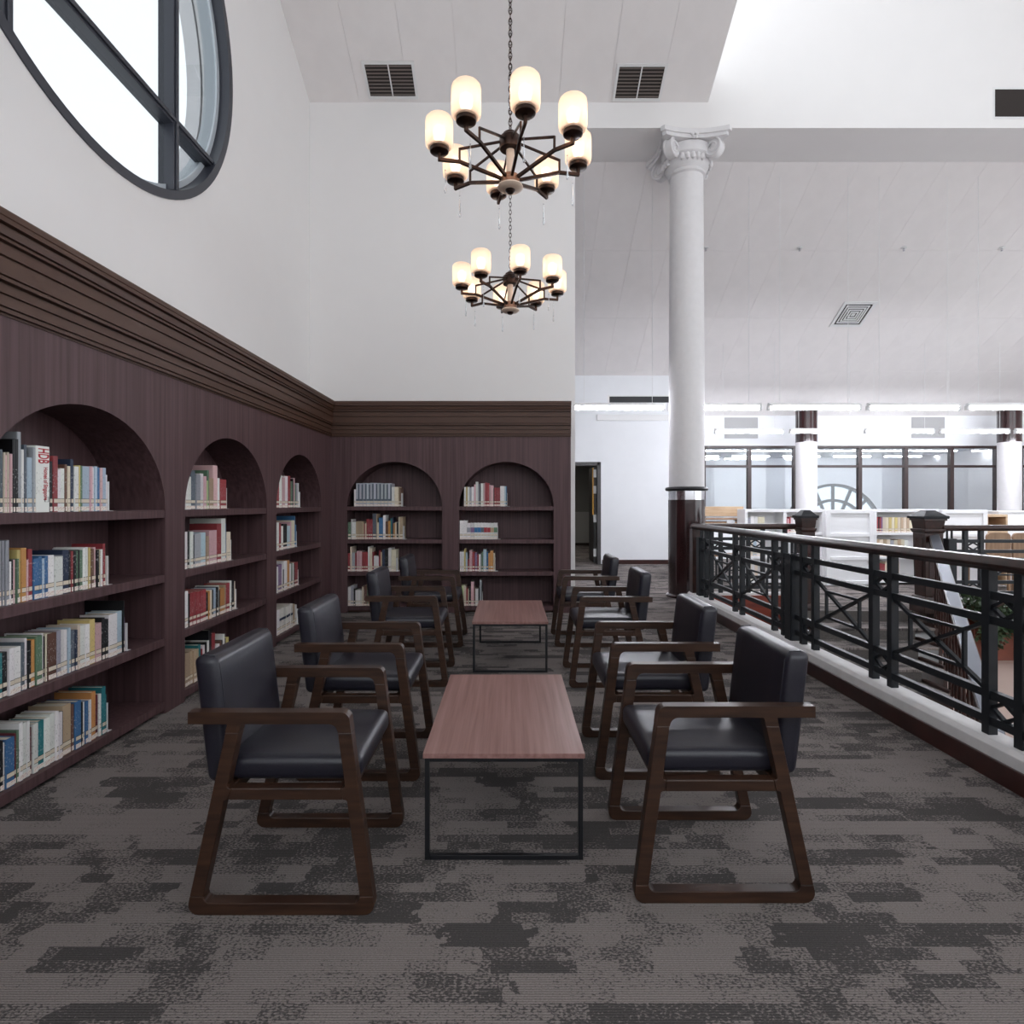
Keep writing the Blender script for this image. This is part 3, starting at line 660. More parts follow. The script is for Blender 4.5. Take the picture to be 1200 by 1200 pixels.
# ------------------------------------------------------------------ armchairs
def fillet(poly, radii, n=5):
    out = []; k = len(poly)
    for i, p in enumerate(poly):
        p = Vector(p); a = (Vector(poly[i - 1]) - p); b = (Vector(poly[(i + 1) % k]) - p)
        r = radii[i] if isinstance(radii, (list, tuple)) else radii
        if r <= 0: out.append(tuple(p)); continue
        a.normalize(); b.normalize(); ang = a.angle(b); t = r / math.tan(ang / 2)
        c = p + (a + b).normalized() * (r / math.sin(ang / 2)); s = p + a * t; e = p + b * t
        va, vb = s - c, e - c; a0 = math.atan2(va.y, va.x); a1 = math.atan2(vb.y, vb.x); da = (a1 - a0 + math.pi) % (2 * math.pi) - math.pi
        out += [(c.x + r * math.cos(a0 + da * j / n), c.y + r * math.sin(a0 + da * j / n)) for j in range(n + 1)]
    return out
def make_chair():
    root = thing('armchair', 'x', 'armchair', (0, 0, 0), 'lounge armchairs facing the coffee tables')
    # side profile: x forward (0 = rear foot), z up
    L, ZT = .646, .690
    lw = .046; fo = lambda z: L - .092 * z / ZT; ro = lambda z: .150 * z / ZT      # outer edges of front and rear leg
    outer = fillet([(0, 0), (L, 0), (fo(ZT), ZT), (.008, ZT), (.008, ZT - .040), (ro(ZT - .04), ZT - .04)], [.035, .035, .03, 0, 0, 0])
    zb, zr0, zr1, zt = .042, .392, .432, ZT - .040
    h1 = fillet([(ro(zb) + lw, zb), (fo(zb) - lw, zb), (fo(zr0) - lw, zr0), (ro(zr0) + lw, zr0)], [.022, .022, .008, .008])
    h2 = fillet([(ro(zr1) + lw, zr1), (fo(zr1) - lw, zr1), (fo(zt) - lw, zt), (ro(zt) + lw, zt)], [.008, .008, .03, .008])
    for sy, y0 in ((0, 0), (1, .541)):
        base = MB().plate(outer, [h1, h2], lambda a, b, t: (a, t, b), y0, y0 + .045)
        me = bpy.data.meshes.new('t'); me.from_pydata(base.v, [], base.f); src = bmesh.new(); src.from_mesh(me)
        def cut(name, planes):
            b = src.copy()
            for co, no in planes:
                bmesh.ops.bisect_plane(b, geom=b.verts[:] + b.edges[:] + b.faces[:], plane_co=co, plane_no=no, clear_outer=True)
                bmesh.ops.holes_fill(b, edges=[e for e in b.edges if e.is_boundary], sides=0)
            bmesh.ops.remove_doubles(b, verts=b.verts[:], dist=1e-5)
            bmesh.ops.recalc_face_normals(b, faces=b.faces[:]); bmesh.ops.dissolve_limit(b, angle_limit=.01, verts=b.verts[:], edges=b.edges[:])
            m2 = bpy.data.meshes.new(name); b.to_mesh(m2); b.free(); m2.materials.append(M['chairwood'])
            o = bpy.data.objects.new(name, m2); COL.objects.link(o); o.parent = root
            md = o.modifiers.new('bevel', 'BEVEL'); md.width = .0035; md.segments = 2; md.limit_method = 'ANGLE'; md.angle_limit = math.radians(50)
            return o
        zc0, zc1 = .064, zt - .03
        mid = [((0, 0, zc0), (0, 0, -1)), ((0, 0, zc1), (0, 0, 1))]
        sf = Vector((lw * 1.35, 0, 0))
        nf = Vector((1, 0, .092 / ZT)).normalized(); nr = Vector((1, 0, -.150 / ZT)).normalized()
        pf = (fo(0) - lw * 1.3, 0, 0); prr = (ro(0) + lw * 1.3, 0, 0)
        cut('runner', [((0, 0, zc0), (0, 0, 1))])
        cut('armrest', [((0, 0, zc1), (0, 0, -1))])
        cut('leg', mid + [(pf, -nf)]); cut('leg', mid + [(prr, nr)])
        cut('seat_rail', mid + [(pf, nf), (prr, -nr)])
        src.free(); bpy.data.meshes.remove(me)
    for nm, x in (('front_rail', .535), ('rear_rail', .13)): MB().box(x - .02, x + .02, .045, .541, .388, .43).build(nm, M['chairwood'], root, bevel=.003)
    def cushion(name, x0, x1, y0, y1, z0, z1, lean=0, r=.03, puff=.008):
        bm = bmesh.new(); bmesh.ops.create_cube(bm, size=1)
        for v in bm.verts: v.co = Vector(((x0 + x1) / 2 + v.co.x * (x1 - x0), (y0 + y1) / 2 + v.co.y * (y1 - y0), (z0 + z1) / 2 + v.co.z * (z1 - z0)))
        bmesh.ops.bevel(bm, geom=bm.edges[:], offset=r, segments=4, affect='EDGES', profile=.5)
        bmesh.ops.subdivide_edges(bm, edges=[e for e in bm.edges if e.calc_length() > .15], cuts=5, use_grid_fill=True)
        cx, cy, cz = (x0 + x1) / 2, (y0 + y1) / 2, (z0 + z1) / 2
        for v in bm.verts:
            fx, fy, fz = 2 * (v.co.x - cx) / (x1 - x0), 2 * (v.co.y - cy) / (y1 - y0), 2 * (v.co.z - cz) / (z1 - z0)
            if (x1 - x0) < .2: v.co.x += puff * (1 - fy * fy) * (1 - fz * fz) * (1 if fx > 0 else -.4)
            else: v.co.z += puff * (1 - fx * fx) * (1 - fy * fy) * (1 if fz > 0 else 0)
            if lean: v.co.x -= lean * (v.co.z - z0)
        me = bpy.data.meshes.new(name); bm.to_mesh(me); bm.free(); me.materials.append(M['leather'])
        me.polygons.foreach_set('use_smooth', [True] * len(me.polygons))
        o = bpy.data.objects.new(name, me); COL.objects.link(o); o.parent = root; return o
    cushion('seat', .075, .585, .047, .539, .433, .520)
    back = cushion('backrest', .046, .130, .049, .537, .425, .866, lean=.115, r=.026, puff=.010)
    sm = MB(); ln = lambda z: -.115 * (z - .425)
    for yy in (.070, .516):
        sm = MB(); sm.tube([(.1305 + ln(z), yy, z) for z in (.53, .6, .7, .78, .835)] + [(.115 + ln(.866), yy, .8655), (.075 + ln(.866), yy, .867)], .0022, 6)
        sm.build('seam', M['leather'], back, origin=(0, 0, 0), smooth=True)
    return root
chair0 = make_chair()
CH = [('L', -.458, 2.00), ('L', -.451, 2.966), ('L', -.470, 4.49), ('L', -.452, 5.726), ('R', .430, 2.06), ('R', .425, 2.98), ('R', .442, 4.47), ('R', .426, 5.736)]
nth = ['first', 'second', 'third', 'last']
CLAB = ['dark leather walnut armchair nearest on the left, facing the near coffee table',
        'dark leather walnut armchair behind the nearest one on the left, beside the near table',
        'dark leather walnut armchair on the left by the near end of far table',
        'dark leather walnut armchair on the left closest to the back bookcase',
        'dark leather walnut armchair nearest on the right, facing the near coffee table',
        'dark leather walnut armchair behind the nearest one on the right, beside the near table',
        'dark leather walnut armchair on the right by the near end of far table',
        'dark leather walnut armchair on the right farthest away, before the doorway']
for i, (sd, xf, yn) in enumerate(CH):
    o = chair0 if i == 0 else dup(chair0)
    o['label'] = CLAB[i]
    if sd == 'L': o.location = (xf - .646, yn, 0); o.rotation_euler = (0, 0, 0)
    else: o.location = (xf + .646, yn + .586, 0); o.rotation_euler = (0, 0, math.pi)

# ------------------------------------------------------------------ coffee tables
def make_table(label, x0, x1, y0, y1, zt=.423):
    cx, cy = (x0 + x1) / 2, (y0 + y1) / 2
    root = thing('coffee_table', label, 'table', (cx, cy, 0), 'coffee tables between the armchairs')
    MB().box(x0, x1, y0, y1, zt - .020, zt).build('tabletop', M['table'], root, bevel=.0015)
    for y in (y0 + .012, y1 - .030):
        for x in (x0 + .006, x1 - .024): MB().box(x, x + .018, y, y + .018, 0, zt - .020).build('leg', M['blackmetal'], root, bevel=.001)
        MB().box(x0 + .024, x1 - .024, y, y + .018, 0, .018).build('floor_bar', M['blackmetal'], root, bevel=.001)
        MB().box(x0 + .024, x1 - .024, y, y + .018, zt - .038, zt - .020).build('top_bar', M['blackmetal'], root, bevel=.001)
    for x in (x0 + .006, x1 - .024): MB().box(x, x + .018, y0 + .03, y1 - .03, zt - .038, zt - .020).build('side_bar', M['blackmetal'], root, bevel=.001)
make_table('near low coffee table with brown veneer top and black metal frame', -.342, .292, 2.30, 3.364)
make_table('far low coffee table with brown veneer top, before the back bookcase', -.316, .314, 4.86, 5.94)

# ------------------------------------------------------------------ column
def column(cx, cy, zt, label, big=True):
    root = thing('column', label, 'column', (cx, cy, 0), None if big else 'columns in front of the glazed partition')
    if big:
        MB().lathe([(.30, 0), (.30, .03), (.268, .05), (.268, 1.455)], (cx, cy), 48).build('base_drum', M['drum'], root, smooth=True)
        MB().lathe([(.262, 1.455), (.262, 1.585)], (cx, cy), 48).build('metal_band', M['chrome'], root, smooth=True)
        MB().lathe([(.27, 1.585), (.305, 1.592), (.315, 1.615), (.305, 1.638), (.26, 1.65)], (cx, cy), 48).build('collar', M['blackmetal'], root, smooth=True)
        MB().lathe([(.258, 1.65), (.258, 3.5), (.25, 5.0), (.242, 6.30)], (cx, cy), 48).build('shaft', M['plaster'], root, smooth=True)
        cap = MB().lathe([(.242, 6.28), (.27, 6.30), (.275, 6.325), (.255, 6.345), (.30, 6.38), (.33, 6.44), (.32, 6.50), (.36, 6.53), (.37, 6.66)], (cx, cy), 48)
        n = 10; ab = []
        for k in range(4):                                             # abacus with hollow sides and cut corners
            a = math.pi / 2 * k
            for i in range(n + 1):
                t = -1 + 2 * i / n; r = .39 + .085 * (t * t); x, y = r, t * .43
                ab.append((cx + x * math.cos(a) - y * math.sin(a), cy + x * math.sin(a) + y * math.cos(a)))
        cap.plate(ab, [], lambda a, b, t: (a, b, t), 6.67, 6.72)
        cap.plate([(cx + (x - cx) * 1.07, cy + (y - cy) * 1.07) for x, y in ab], [], lambda a, b, t: (a, b, t), 6.72, 6.786)
        co = cap.build('capital', M['plaster'], root, smooth=True)
        for k in range(4):                                              # corner scrolls
            a = math.pi / 4 + math.pi / 2 * k; dx, dy = math.cos(a), math.sin(a); px, py = -dy, dx
            R0 = .43; mb = MB(); n = 28
            c2 = (R0, 6.555)
            for s_ in (-1, 1):
                sp = []
                for i in range(40):
                    th = -i / 39 * 2 * math.pi * 1.9 + math.pi / 2; rr = .138 * (1 - i / 39 * .82)
                    sp.append((c2[0] + rr * math.cos(th), c2[1] + rr * math.sin(th)))
                mb.tube([(cx + dx * q + px * .055 * s_, cy + dy * q + py * .055 * s_, z) for q, z in sp], [.02 - .012 * i / 39 for i in range(40)], 6)
            for i in range(n):
                pass
            b = len(mb.v)
            disc = [(c2[0] + .13 * math.cos(2 * math.pi * i / n), c2[1] + .13 * math.sin(2 * math.pi * i / n)) for i in range(n)]
            mb.plate(disc, [], lambda q, z, t: (cx + dx * q + px * t, cy + dy * q + py * t, z), -.05, .05)
            mb.bar((cx + dx * .22, cy + dy * .22, 6.56), (cx + dx * .42, cy + dy * .42, 6.62), .10, .09)
            o = mb.build('volute', M['plaster'], co, smooth=True, origin=(cx, cy, 0))
            a2 = math.pi / 2 * k; ex, ey = math.cos(a2), math.sin(a2); mb = MB()
            for i in range(5):                                          # fleuron on each side
                w = 2 * math.pi * i / 5 + math.pi / 2
                q = .035 * math.cos(w); z = 6.70 + .035 * math.sin(w)
                mb.lathe([(.001, -.02), (.02, -.012), (.026, 0), (.02, .012), (.001, .02)], (0, 0), 8)
                for j in range(len(mb.v) - 40, len(mb.v)):
                    x, y, zz = mb.v[j]; mb.v[j] = (cx + ex * (.405 + zz) - ey * (q + x), cy + ey * (.405 + zz) + ex * (q + x), z + y)
            mb.build('fleuron', M['plaster'], co, smooth=True, origin=(cx, cy, 0))
            mb = MB()
            for i in range(5):                                          # egg moulding
                w = a2 + (-2 + i) * .22
                mb.lathe([(.004, 6.40), (.03, 6.42), (.036, 6.46), (.028, 6.495), (.01, 6.51)], (cx + .345 * math.cos(w), cy + .325 * math.sin(w)), 8)
            mb.build('egg_moulding', M['plaster'], co, smooth=True, origin=(cx, cy, 0))
    else:
        MB().lathe([(.235, 0), (.235, 2.86)], (cx, cy), 32).build('shaft', M['plaster'], root, smooth=True)
        MB().lathe([(.24, 2.86), (.24, 3.62)], (cx, cy), 32).build('dark_head', M['drum'], root, smooth=True)
    return root
column(2.655, 8.87, ZB, 'tall white column with scrolled capital on a dark lacquered drum')
column(7.09, 14.1, 0, 'white column with dark head on the left, before the glazed partition', False)
column(11.95, 14.1, 0, 'white column with dark head at the right edge, before the glazed partition', False)

# ------------------------------------------------------------------ railings
ZK, ZR = .187, 1.05
def handrail(mb, p, q):
    p = Vector(p); q = Vector(q); d = (q - p).normalized(); s_ = d.cross(Vector((0, 0, 1)))
    pr = [(-.022, ZR), (-.03, ZR + .012), (-.044, ZR + .022), (-.048, ZR + .036), (-.042, ZR + .056), (-.026, ZR + .072), (0, ZR + .077), (.026, ZR + .072), (.042, ZR + .056), (.048, ZR + .036), (.044, ZR + .022), (.03, ZR + .012), (.022, ZR)]
    b = len(mb.v); k = len(pr)
    for e in (p, q):
        for a, z in pr: mb.v.append((e.x + s_.x * a, e.y + s_.y * a, z))
    mb.f += [(b + i, b + (i + 1) % k, b + k + (i + 1) % k, b + k + i) for i in range(k)] + [tuple(range(b + k - 1, b - 1, -1)), tuple(range(b + k, b + 2 * k))]; mb.m += [0] * (k + 2)
def railing(label, P, s0, s1, posts, boxes, pairs, bays, zk=ZK):
    """P(s) -> (x, y) along the run"""
    root = thing('gallery_railing', label, 'railing', P((s0 + s1) / 2) + (zk,))
    mb = MB(); handrail(mb, P(s0) + (0,), P(s1) + (0,)); mb.build('handrail', M['railwood'], root, smooth=True, ang=30)
    pt = lambda s, z: P(s) + (z,)
    def bar(nm, a, b, w, h):
        MB().bar(a, b, w, h).build(nm, M['railmetal'], root)
    for s in posts: bar('post', pt(s, zk), pt(s, ZR), .048, .048)
    for s in boxes:
        x, y = P(s); MB().box(x - .055, x + .055, y - .055, y + .055, zk, .953).box(x - .047, x + .047, y - .062, y + .062, zk, .945).build('box_post', M['railmetal'], root)
        for q in (-.03, .03): bar('rod', pt(s + q, .953), pt(s + q, ZR), .018, .018)
    allp = sorted(list(posts) + list(boxes))
    for z in (.920, .790, .398, .262):
        for a, b in zip(allp, allp[1:]):
            if b - a < 1.2: bar('rail', pt(a, z), pt(b, z), .036, .042)
    for a, b in pairs:
        for z in (.855, .330):
            c = (a + b) / 2; hw = (b - a) / 2 - .02; mb = MB(); q = [pt(c, z + .048), pt(c + hw, z), pt(c, z - .048), pt(c - hw, z)]
            for i in range(4): mb.bar(q[i], q[(i + 1) % 4], .022, .016)
            mb.build('diamond', M['railmetal'], root)
    for a, b in bays:
        a += .024; b -= .024; z0, z1 = .42, .768; w = b - a; i0, i1 = a + .2 * w, b - .2 * w; y0, y1 = z0 + .2 * (z1 - z0), z1 - .2 * (z1 - z0)
        bar('lattice_bar', pt(a, z0), pt(b, z1), .024, .02); bar('lattice_bar', pt(a, z1), pt(b, z0), .024, .02)
        bar('lattice_bar', pt(i0, y0), pt(i1, y0), .02, .018); bar('lattice_bar', pt(i0, y1), pt(i1, y1), .02, .018)
        bar('lattice_bar', pt(i0, y0), pt(i0, y1), .02, .018); bar('lattice_bar', pt(i1, y0), pt(i1, y1), .02, .018)
    return root
XR = 2.53
b0 = 5.258; PER = 2.525
posts, pairs, bays, boxes = [], [], [], []
for k in (-2, -1, 0):
    s = b0 + PER * k; boxes.append(s)
    q = [s + .175, s + .375, s + 1.162, s + 1.362, s + 2.149, s + 2.349]
    posts += q; pairs += [(q[0], q[1]), (q[2], q[3]), (q[4], q[5])]; bays += [(q[1], q[2]), (q[3], q[4])]
boxes.append(b0 + PER)
posts = [p for p in posts if p > .1]; pairs = [p for p in pairs if p[0] > .1]; bays = [p for p in bays if p[0] > .1]; boxes = [p for p in boxes if p > -1]
r1 = railing('long black lattice railing with dark wood handrail beside the armchairs', lambda s: (XR, s), -.2, 8.12, posts, boxes, pairs, bays)
MB().box(XR - .06, XR + .06, 7.98, 8.10, ZK, ZR).build('end_post', M['railwood'], r1)
railing('short black lattice railing with dark handrail running from the column to newel post', lambda s: (s, 8.02), 2.60, 3.87, [2.70, 2.864, 3.24, 3.437, 3.74], [], [(2.70, 2.864), (3.24, 3.437)], [(2.864, 3.24), (3.437, 3.74)])
pr = []; x = 5.80
for k in range(4): pr.append((x, x + .2)); x += .987
railing('black lattice railing with brown handrail behind the ivy planter at right', lambda s: (s, 7.51), 5.50, 9.6, [p for a in pr for p in a], [5.60], pr, [(a[1], b[0]) for a, b in zip(pr, pr[1:])])

def newel(x, y, w, zb, label):
    root = thing('newel_post', label, 'newel post', (x, y, zb))
    MB().frus(x, y, zb, zb + .16, w * .62, w * .62).frus(x, y, zb + .16, zb + .21, w * .62, w * .5).build('base_block', M['railwood'], root, bevel=.004)
    mb = MB().frus(x, y, zb + .21, 1.02, w * .44, w * .5)
    sh = mb.build('post_shaft', M['railwood'], root, bevel=.006)
    for sx, sy in ((0, -1), (-1, 0)):
        if sy: mb = MB().box(x - w * .26, x + w * .26, y - w * .505, y - w * .47, .45, .95)
        else: mb = MB().box(x - w * .505, x - w * .47, y - w * .26, y + w * .26, .45, .95)
        mb.build('inset_panel', M['drum'], root)
    MB().frus(x, y, 1.02, 1.05, w * .5, w * .58).frus(x, y, 1.05, 1.075, w * .58, w * .58).frus(x, y, 1.075, 1.18, w * .50, w * .56).frus(x, y, 1.18, 1.205, w * .62, w * .62).build('neck_moulding', M['railwood'], root, bevel=.004)
    MB().frus(x, y, 1.205, 1.235, w * .68, w * .70).frus(x, y, 1.235, 1.245, w * .70, w * .66).frus(x, y, 1.245, 1.30, w * .60, w * .30).frus(x, y, 1.30, 1.312, w * .30, w * .24).build('cap', M['railmetal'], root, bevel=.003)
newel(3.96, 7.90, .175, -.14, 'dark wood newel post at the left head of the stairs')
newel(5.39, 7.60, .235, 0, 'large dark wood newel post with pyramid cap at right head of stairs')

# ------------------------------------------------------------------ stairs going down towards the viewer
st = thing('staircase', 'grey carpeted staircase going down between the newel posts', 'staircase', (4.6, 7.5, -1.5))
RISE, GO, SK = .138, .41, .60
for i in range(12):
    y1 = 7.68 - GO * i; z = -RISE * (i + 1); sh = SK * GO * (i + .5)
    xa, xb = 3.92 - sh, 5.36 - sh
    xa = max(xa, 2.66)
    if xb - xa < .2: break
    MB().box(xa, xb, y1 - GO - .02, y1, z - .03, z).build('tread', M['carpet'], st, bevel=.005)
    MB().box(xa, xb, y1 - .012, y1, z, z + RISE - .03 if i else -.001).build('riser', M['risercarpet'], st)
    MB().box(xb, xb + .045, y1 - GO, y1, z - .25, z + .03).build('string_board', M['railwood'], st)
sb = thing('stair_balustrade', 'sloping wooden stair handrail with turned balusters at right of the stairs', 'balustrade', (5.0, 7.0, 0))
P0 = Vector((5.40, 7.50, .98)); NST = 10
dirv = Vector((-SK * GO, -GO, -RISE)); Pn = P0 + dirv * NST
hb = MB().bar(P0, Pn, .12, .035).bar(P0 - Vector((0, 0, .035)), Pn - Vector((0, 0, .035)), .08, .05)
hb.build('handrail', M['railwood'], sb, bevel=.012, seg=3)
MB().bar(P0 + Vector((0, 0, .02)), Pn + Vector((0, 0, .02)), .10, .012).build('rail_top', M['steel'], sb, bevel=.004)
for i in range(NST * 2):
    p = P0 + dirv * (i / 2 + .45); zb = -RISE * (int(i / 2) + 1) + .03; zt = p.z - .055; h = zt - zb
    pr_ = [(.022, 0), (.022, .12), (.012, .15), (.024, .2), (.026, .28), (.014, .46), (.012, .56), (.02, .6), (.012, .64), (.018, .74), (.022, .86), (.022, 1)]
    MB().lathe([(r, zb + t * h) for r, t in pr_], (p.x, p.y), 10).build('baluster', M['railwood'], sb, smooth=True)

# planter with ivy along the far gallery edge
pl = thing('ivy_planter', 'brown planter box with trailing green ivy on the gallery edge', 'planter', (7.6, 7.3, -.5))
MB().plate([(7.38, -.5), (7.38, -.02), (7.36, -.02), (7.36, -.46), (7.14, -.46), (7.14, .0), (7.12, 0), (7.12, -.5)], [], X2, 5.62, 9.4).build('trough', M['terra'], pl)
mb = MB(); rnd = random.Random(3)
def leaf(mb, p, s, rnd):
    d = Vector((rnd.uniform(-1, 1), rnd.uniform(-1, .3), rnd.uniform(-.6, .8))).normalized(); u = d.cross(Vector((rnd.uniform(-1, 1), rnd.uniform(-1, 1), rnd.uniform(-1, 1)))).normalized()
    p = Vector(p); mb.add([p, p + d * s * .4 + u * s * .42, p + d * s, p + d * s * .4 - u * s * .42], [(0, 1, 2, 3)])
for i in range(8000):
    x = rnd.uniform(5.62, 9.3); cl = .5 + .5 * math.sin(x * 9) * math.sin(x * 4.3 + 1)
    t = rnd.random()
    z = (rnd.uniform(-.05, .12 + .2 * cl) if t < .6 else rnd.uniform(-.30 * cl - .1, .05)); y = rnd.uniform(7.05, 7.4) if z > 0 else rnd.uniform(7.02, 7.13)
    leaf(mb, (x, y, z), rnd.uniform(.04, .08), rnd)
for i in range(26):
    x = rnd.uniform(5.7, 9.2); ln_ = rnd.uniform(.2, .55)
    for k in range(22): leaf(mb, (x + rnd.uniform(-.03, .03), 7.08 + rnd.uniform(-.03, .02), -.05 - ln_ * k / 22), rnd.uniform(.02, .045), rnd)
lf = mb.build('foliage', M['leaf'], pl, normals=False); lf['kind'] = 'stuff'
# wooden counter on the lower floor
ct = thing('counter', 'warm wooden counter on the lower floor, seen through the railing', 'counter', (5.6, 5.0, -3.7))
MB().box(4.6, 7.6, 5.6, 6.4, -3.7, -2.66).build('counter_body', M['warmwood'], ct); MB().box(4.5, 7.7, 5.5, 6.5, -2.66, -2.60).build('counter_top', M['warmwood'], ct, bevel=.01)

# ------------------------------------------------------------------ chandeliers
def make_chandelier():
    """origin: axis at the lamp-cup level (z = 0 is the cup underside)"""
    root = thing('chandelier', 'x', 'chandelier', (0, 0, 0), 'bronze chandeliers')
    lh = MB().lathe([(.02, -.215), (.03, -.205), (.036, -.19)], (0, 0), 24).build('finial', M['bronze'], root, smooth=True)
    MB().lathe([(.036, -.195), (.075, -.19), (.088, -.178), (.084, -.168), (.06, -.162)], (0, 0), 32).build('bottom_disc', M['cream'], root, smooth=True)
    MB().lathe([(.06, -.163), (.064, -.16), (.064, -.125), (.058, -.12), (.058, -.10)], (0, 0), 32).build('lower_hub', M['bronzel'], root, smooth=True)
    MB().lathe([(.028, -.10), (.028, .08)], (0, 0), 20).build('stem', M['cream'], root, smooth=True)
    MB().lathe([(.028, .075), (.07, .08), (.074, .09), (.074, .155), (.066, .165), (.05, .17), (.05, .185), (.03, .20), (.012, .215)], (0, 0), 32).build('upper_hub', M['bronze'], root, smooth=True)
    ch = MB()
    for i in range(int(5.3 / .038)):
        z = .225 + i * .038; pts = []
        for k in range(10):
            a = 2 * math.pi * k / 10; q, w = .0115 * math.cos(a), .025 * math.sin(a)
            pts.append((q, 0, z + w) if i % 2 else (0, q, z + w))
        ch.tube(pts, .0032, 5, closed=True)
    ch.build('chain', M['bronze'], root, smooth=True)
    am = MB()                                                           # one arm pointing along +x
    for a, b in (((.05, 0, -.125), (.345, 0, -.040)), ((.345, 0, -.040), (.488, 0, -.040)), ((.48, 0, -.045), (.48, 0, .006))): am.bar(a, b, .019, .022)
    am.bar((.07, 0, .125), (.345, 0, .045), .012, .016); am.bar((.345, 0, .052), (.345, 0, -.04), .014, .012)
    arm = am.build('arm', M['bronze'], root, origin=(0, 0, 0), bevel=.0015, seg=1)
    MB().lathe([(.012, .0), (.055, .004), (.062, .01), (.062, .052), (.058, .056)], (.48, 0), 28).build('lamp_cup', M['bronze'], arm, smooth=True, origin=(0, 0, 0))
    pr_ = [(.052, .030), (.075, .036), (.089, .052), (.092, .075), (.092, .205), (.088, .226), (.076, .240), (.05, .246)]
    sh = MB().lathe(pr_, (.48, 0), 32, cap=False).build('lamp_shade', M['shade'], arm, smooth=True, origin=(0, 0, 0))
    MB().lathe([(.004, .07), (.018, .078), (.030, .11), (.034, .135), (.028, .16), (.012, .175), (.003, .178)], (.48, 0), 16).build('bulb', M['bulb'], arm, smooth=True, origin=(0, 0, 0))
    cr = MB().lathe([(.0008, -.05), (.0008, -.095)], (.44, 0), 5).lathe([(.001, -.10), (.006, -.106), (.001, -.112)], (.44, 0), 8)
    cr.lathe([(.001, -.112), (.003, -.12), (.006, -.22), (.010, -.245), (.007, -.257), (.001, -.262)], (.44, 0), 8)
    cr.build('crystal_drop', M['crystal'], arm, smooth=True, origin=(0, 0, 0))
    a0 = -math.pi / 2 + math.radians(10.8)
    arm.rotation_euler = (0, 0, a0)
    for k in range(1, 8):
        c = dup(arm, root); c.rotation_euler = (0, 0, a0 + k * math.pi / 4)
    return root
ch0 = make_chandelier(); ch0['label'] = 'near bronze chandelier with eight lit frosted lamps, larger in view'
ch0.location = (0, 4.0, 3.724)
ch1 = dup(ch0); ch1['label'] = 'far bronze chandelier with eight lit frosted lamps, hanging below the near one'
ch1.location = (0, 5.82, 3.484)

# ------------------------------------------------------------------ grilles, ceiling diffuser, tube lights
def grille(label, c, ax, ay, w, h, n, bars, cat='vent', frame=M['whitemetal'], lou=M['louvre'], grp=None, dark=M['darkvoid'], name='air_grille'):
    """flat grille centred at c with half axes along ax (width) and ay (height)"""
    ax, ay = Vector(ax).normalized(), Vector(ay).normalized(); nz = ax.cross(ay); c = Vector(c)
    root = thing(name, label, cat, tuple(c), grp); pt = lambda a, b, t: c + ax * a + ay * b + nz * t
    def bx(mb, a0, a1, b0, b1, t0, t1):
        vs = [pt(a, b, t) for t in (t0, t1) for b in (b0, b1) for a in (a0, a1)]
        mb.add(vs, [(0, 2, 3, 1), (4, 5, 7, 6), (0, 1, 5, 4), (2, 6, 7, 3), (0, 4, 6, 2), (1, 3, 7, 5)]); return mb
    W2, H2, f = w / 2, h / 2, .035
    mb = MB(); bx(mb, -W2 - f, W2 + f, H2, H2 + f, 0, .015); bx(mb, -W2 - f, W2 + f, -H2 - f, -H2, 0, .015); bx(mb, -W2 - f, -W2, -H2, H2, 0, .015); bx(mb, W2, W2 + f, -H2, H2, 0, .015)
    for k in range(1, bars): x = -W2 + w * k / bars; bx(mb, x - .008, x + .008, -H2, H2, 0, .013)
    mb.build('frame', frame, root); mb = MB(); bx(mb, -W2, W2, -H2, H2, -.004, .001); mb.build('duct_opening', dark, root)
    for k in range(n):
        b = -H2 + h * (k + .5) / n; mb = MB()
        vs = [pt(a, b + q, t) for a in (-W2, W2) for q, t in ((-h / n * .3, .002), (h / n * .2, .010), (h / n * .26, .009), (-h / n * .24, .001))]
        mb.add(vs, [(0, 1, 2, 3), (7, 6, 5, 4), (0, 4, 5, 1), (1, 5, 6, 2), (2, 6, 7, 3), (3, 7, 4, 0)]); mb.build('louvre', lou, root)
    return root
dn = Vector((0, 1, -.49)).normalized(); zc = lambda y: 7.156 + .49 * (YW - y) - .004
grille('square brown louvred ceiling vent to the left of the near chandelier', (-1.665, 8.185, zc(8.185)), (1, 0, 0), -dn, .64, .41, 9, 2, grp='ceiling vents')
grille('square brown louvred ceiling vent to the right of the near chandelier', (1.80, 8.21, zc(8.21)), (1, 0, 0), -dn, .62, .41, 9, 2, grp='ceiling vents')
grille('dark louvred vent high on the bright wall at the right edge', (7.28, YW - .002, 7.145), (-1, 0, 0), (0, 0, 1), .65, .39, 9, 2, lou=M['darkvoid'])
grille('grey louvred vent above the partition, nearer the column', (PX(868.5), YP - .002, H + 88.5 * YP / F), (-1, 0, 0), (0, 0, 1), .78, .46, 12, 1, lou=M['louvreg'], dark=M['louvreg'], frame=M['louvreg'], grp='grey wall vents')
grille('grey louvred vent above the partition, farther to the right', (PX(1087.5), YP - .002, H + 89 * YP / F), (-1, 0, 0), (0, 0, 1), .78, .46, 12, 1, lou=M['louvreg'], dark=M['louvreg'], frame=M['louvreg'], grp='grey wall vents')
grille('long black slot vent high on the wall above the doorway', (3.05, YD - .002, 3.80), (-1, 0, 0), (0, 0, 1), 1.52, .14, 2, 1, lou=M['blackmetal'], dark=M['blackmetal'])
o = MB().box(2.0, 3.75, YD - .05, YD, 3.31, 3.45).build('cover_strip', M['whitemetal'], bevel=.006); tag(o, 'long flat white cover strip on the wall below the slot vent', 'cover')
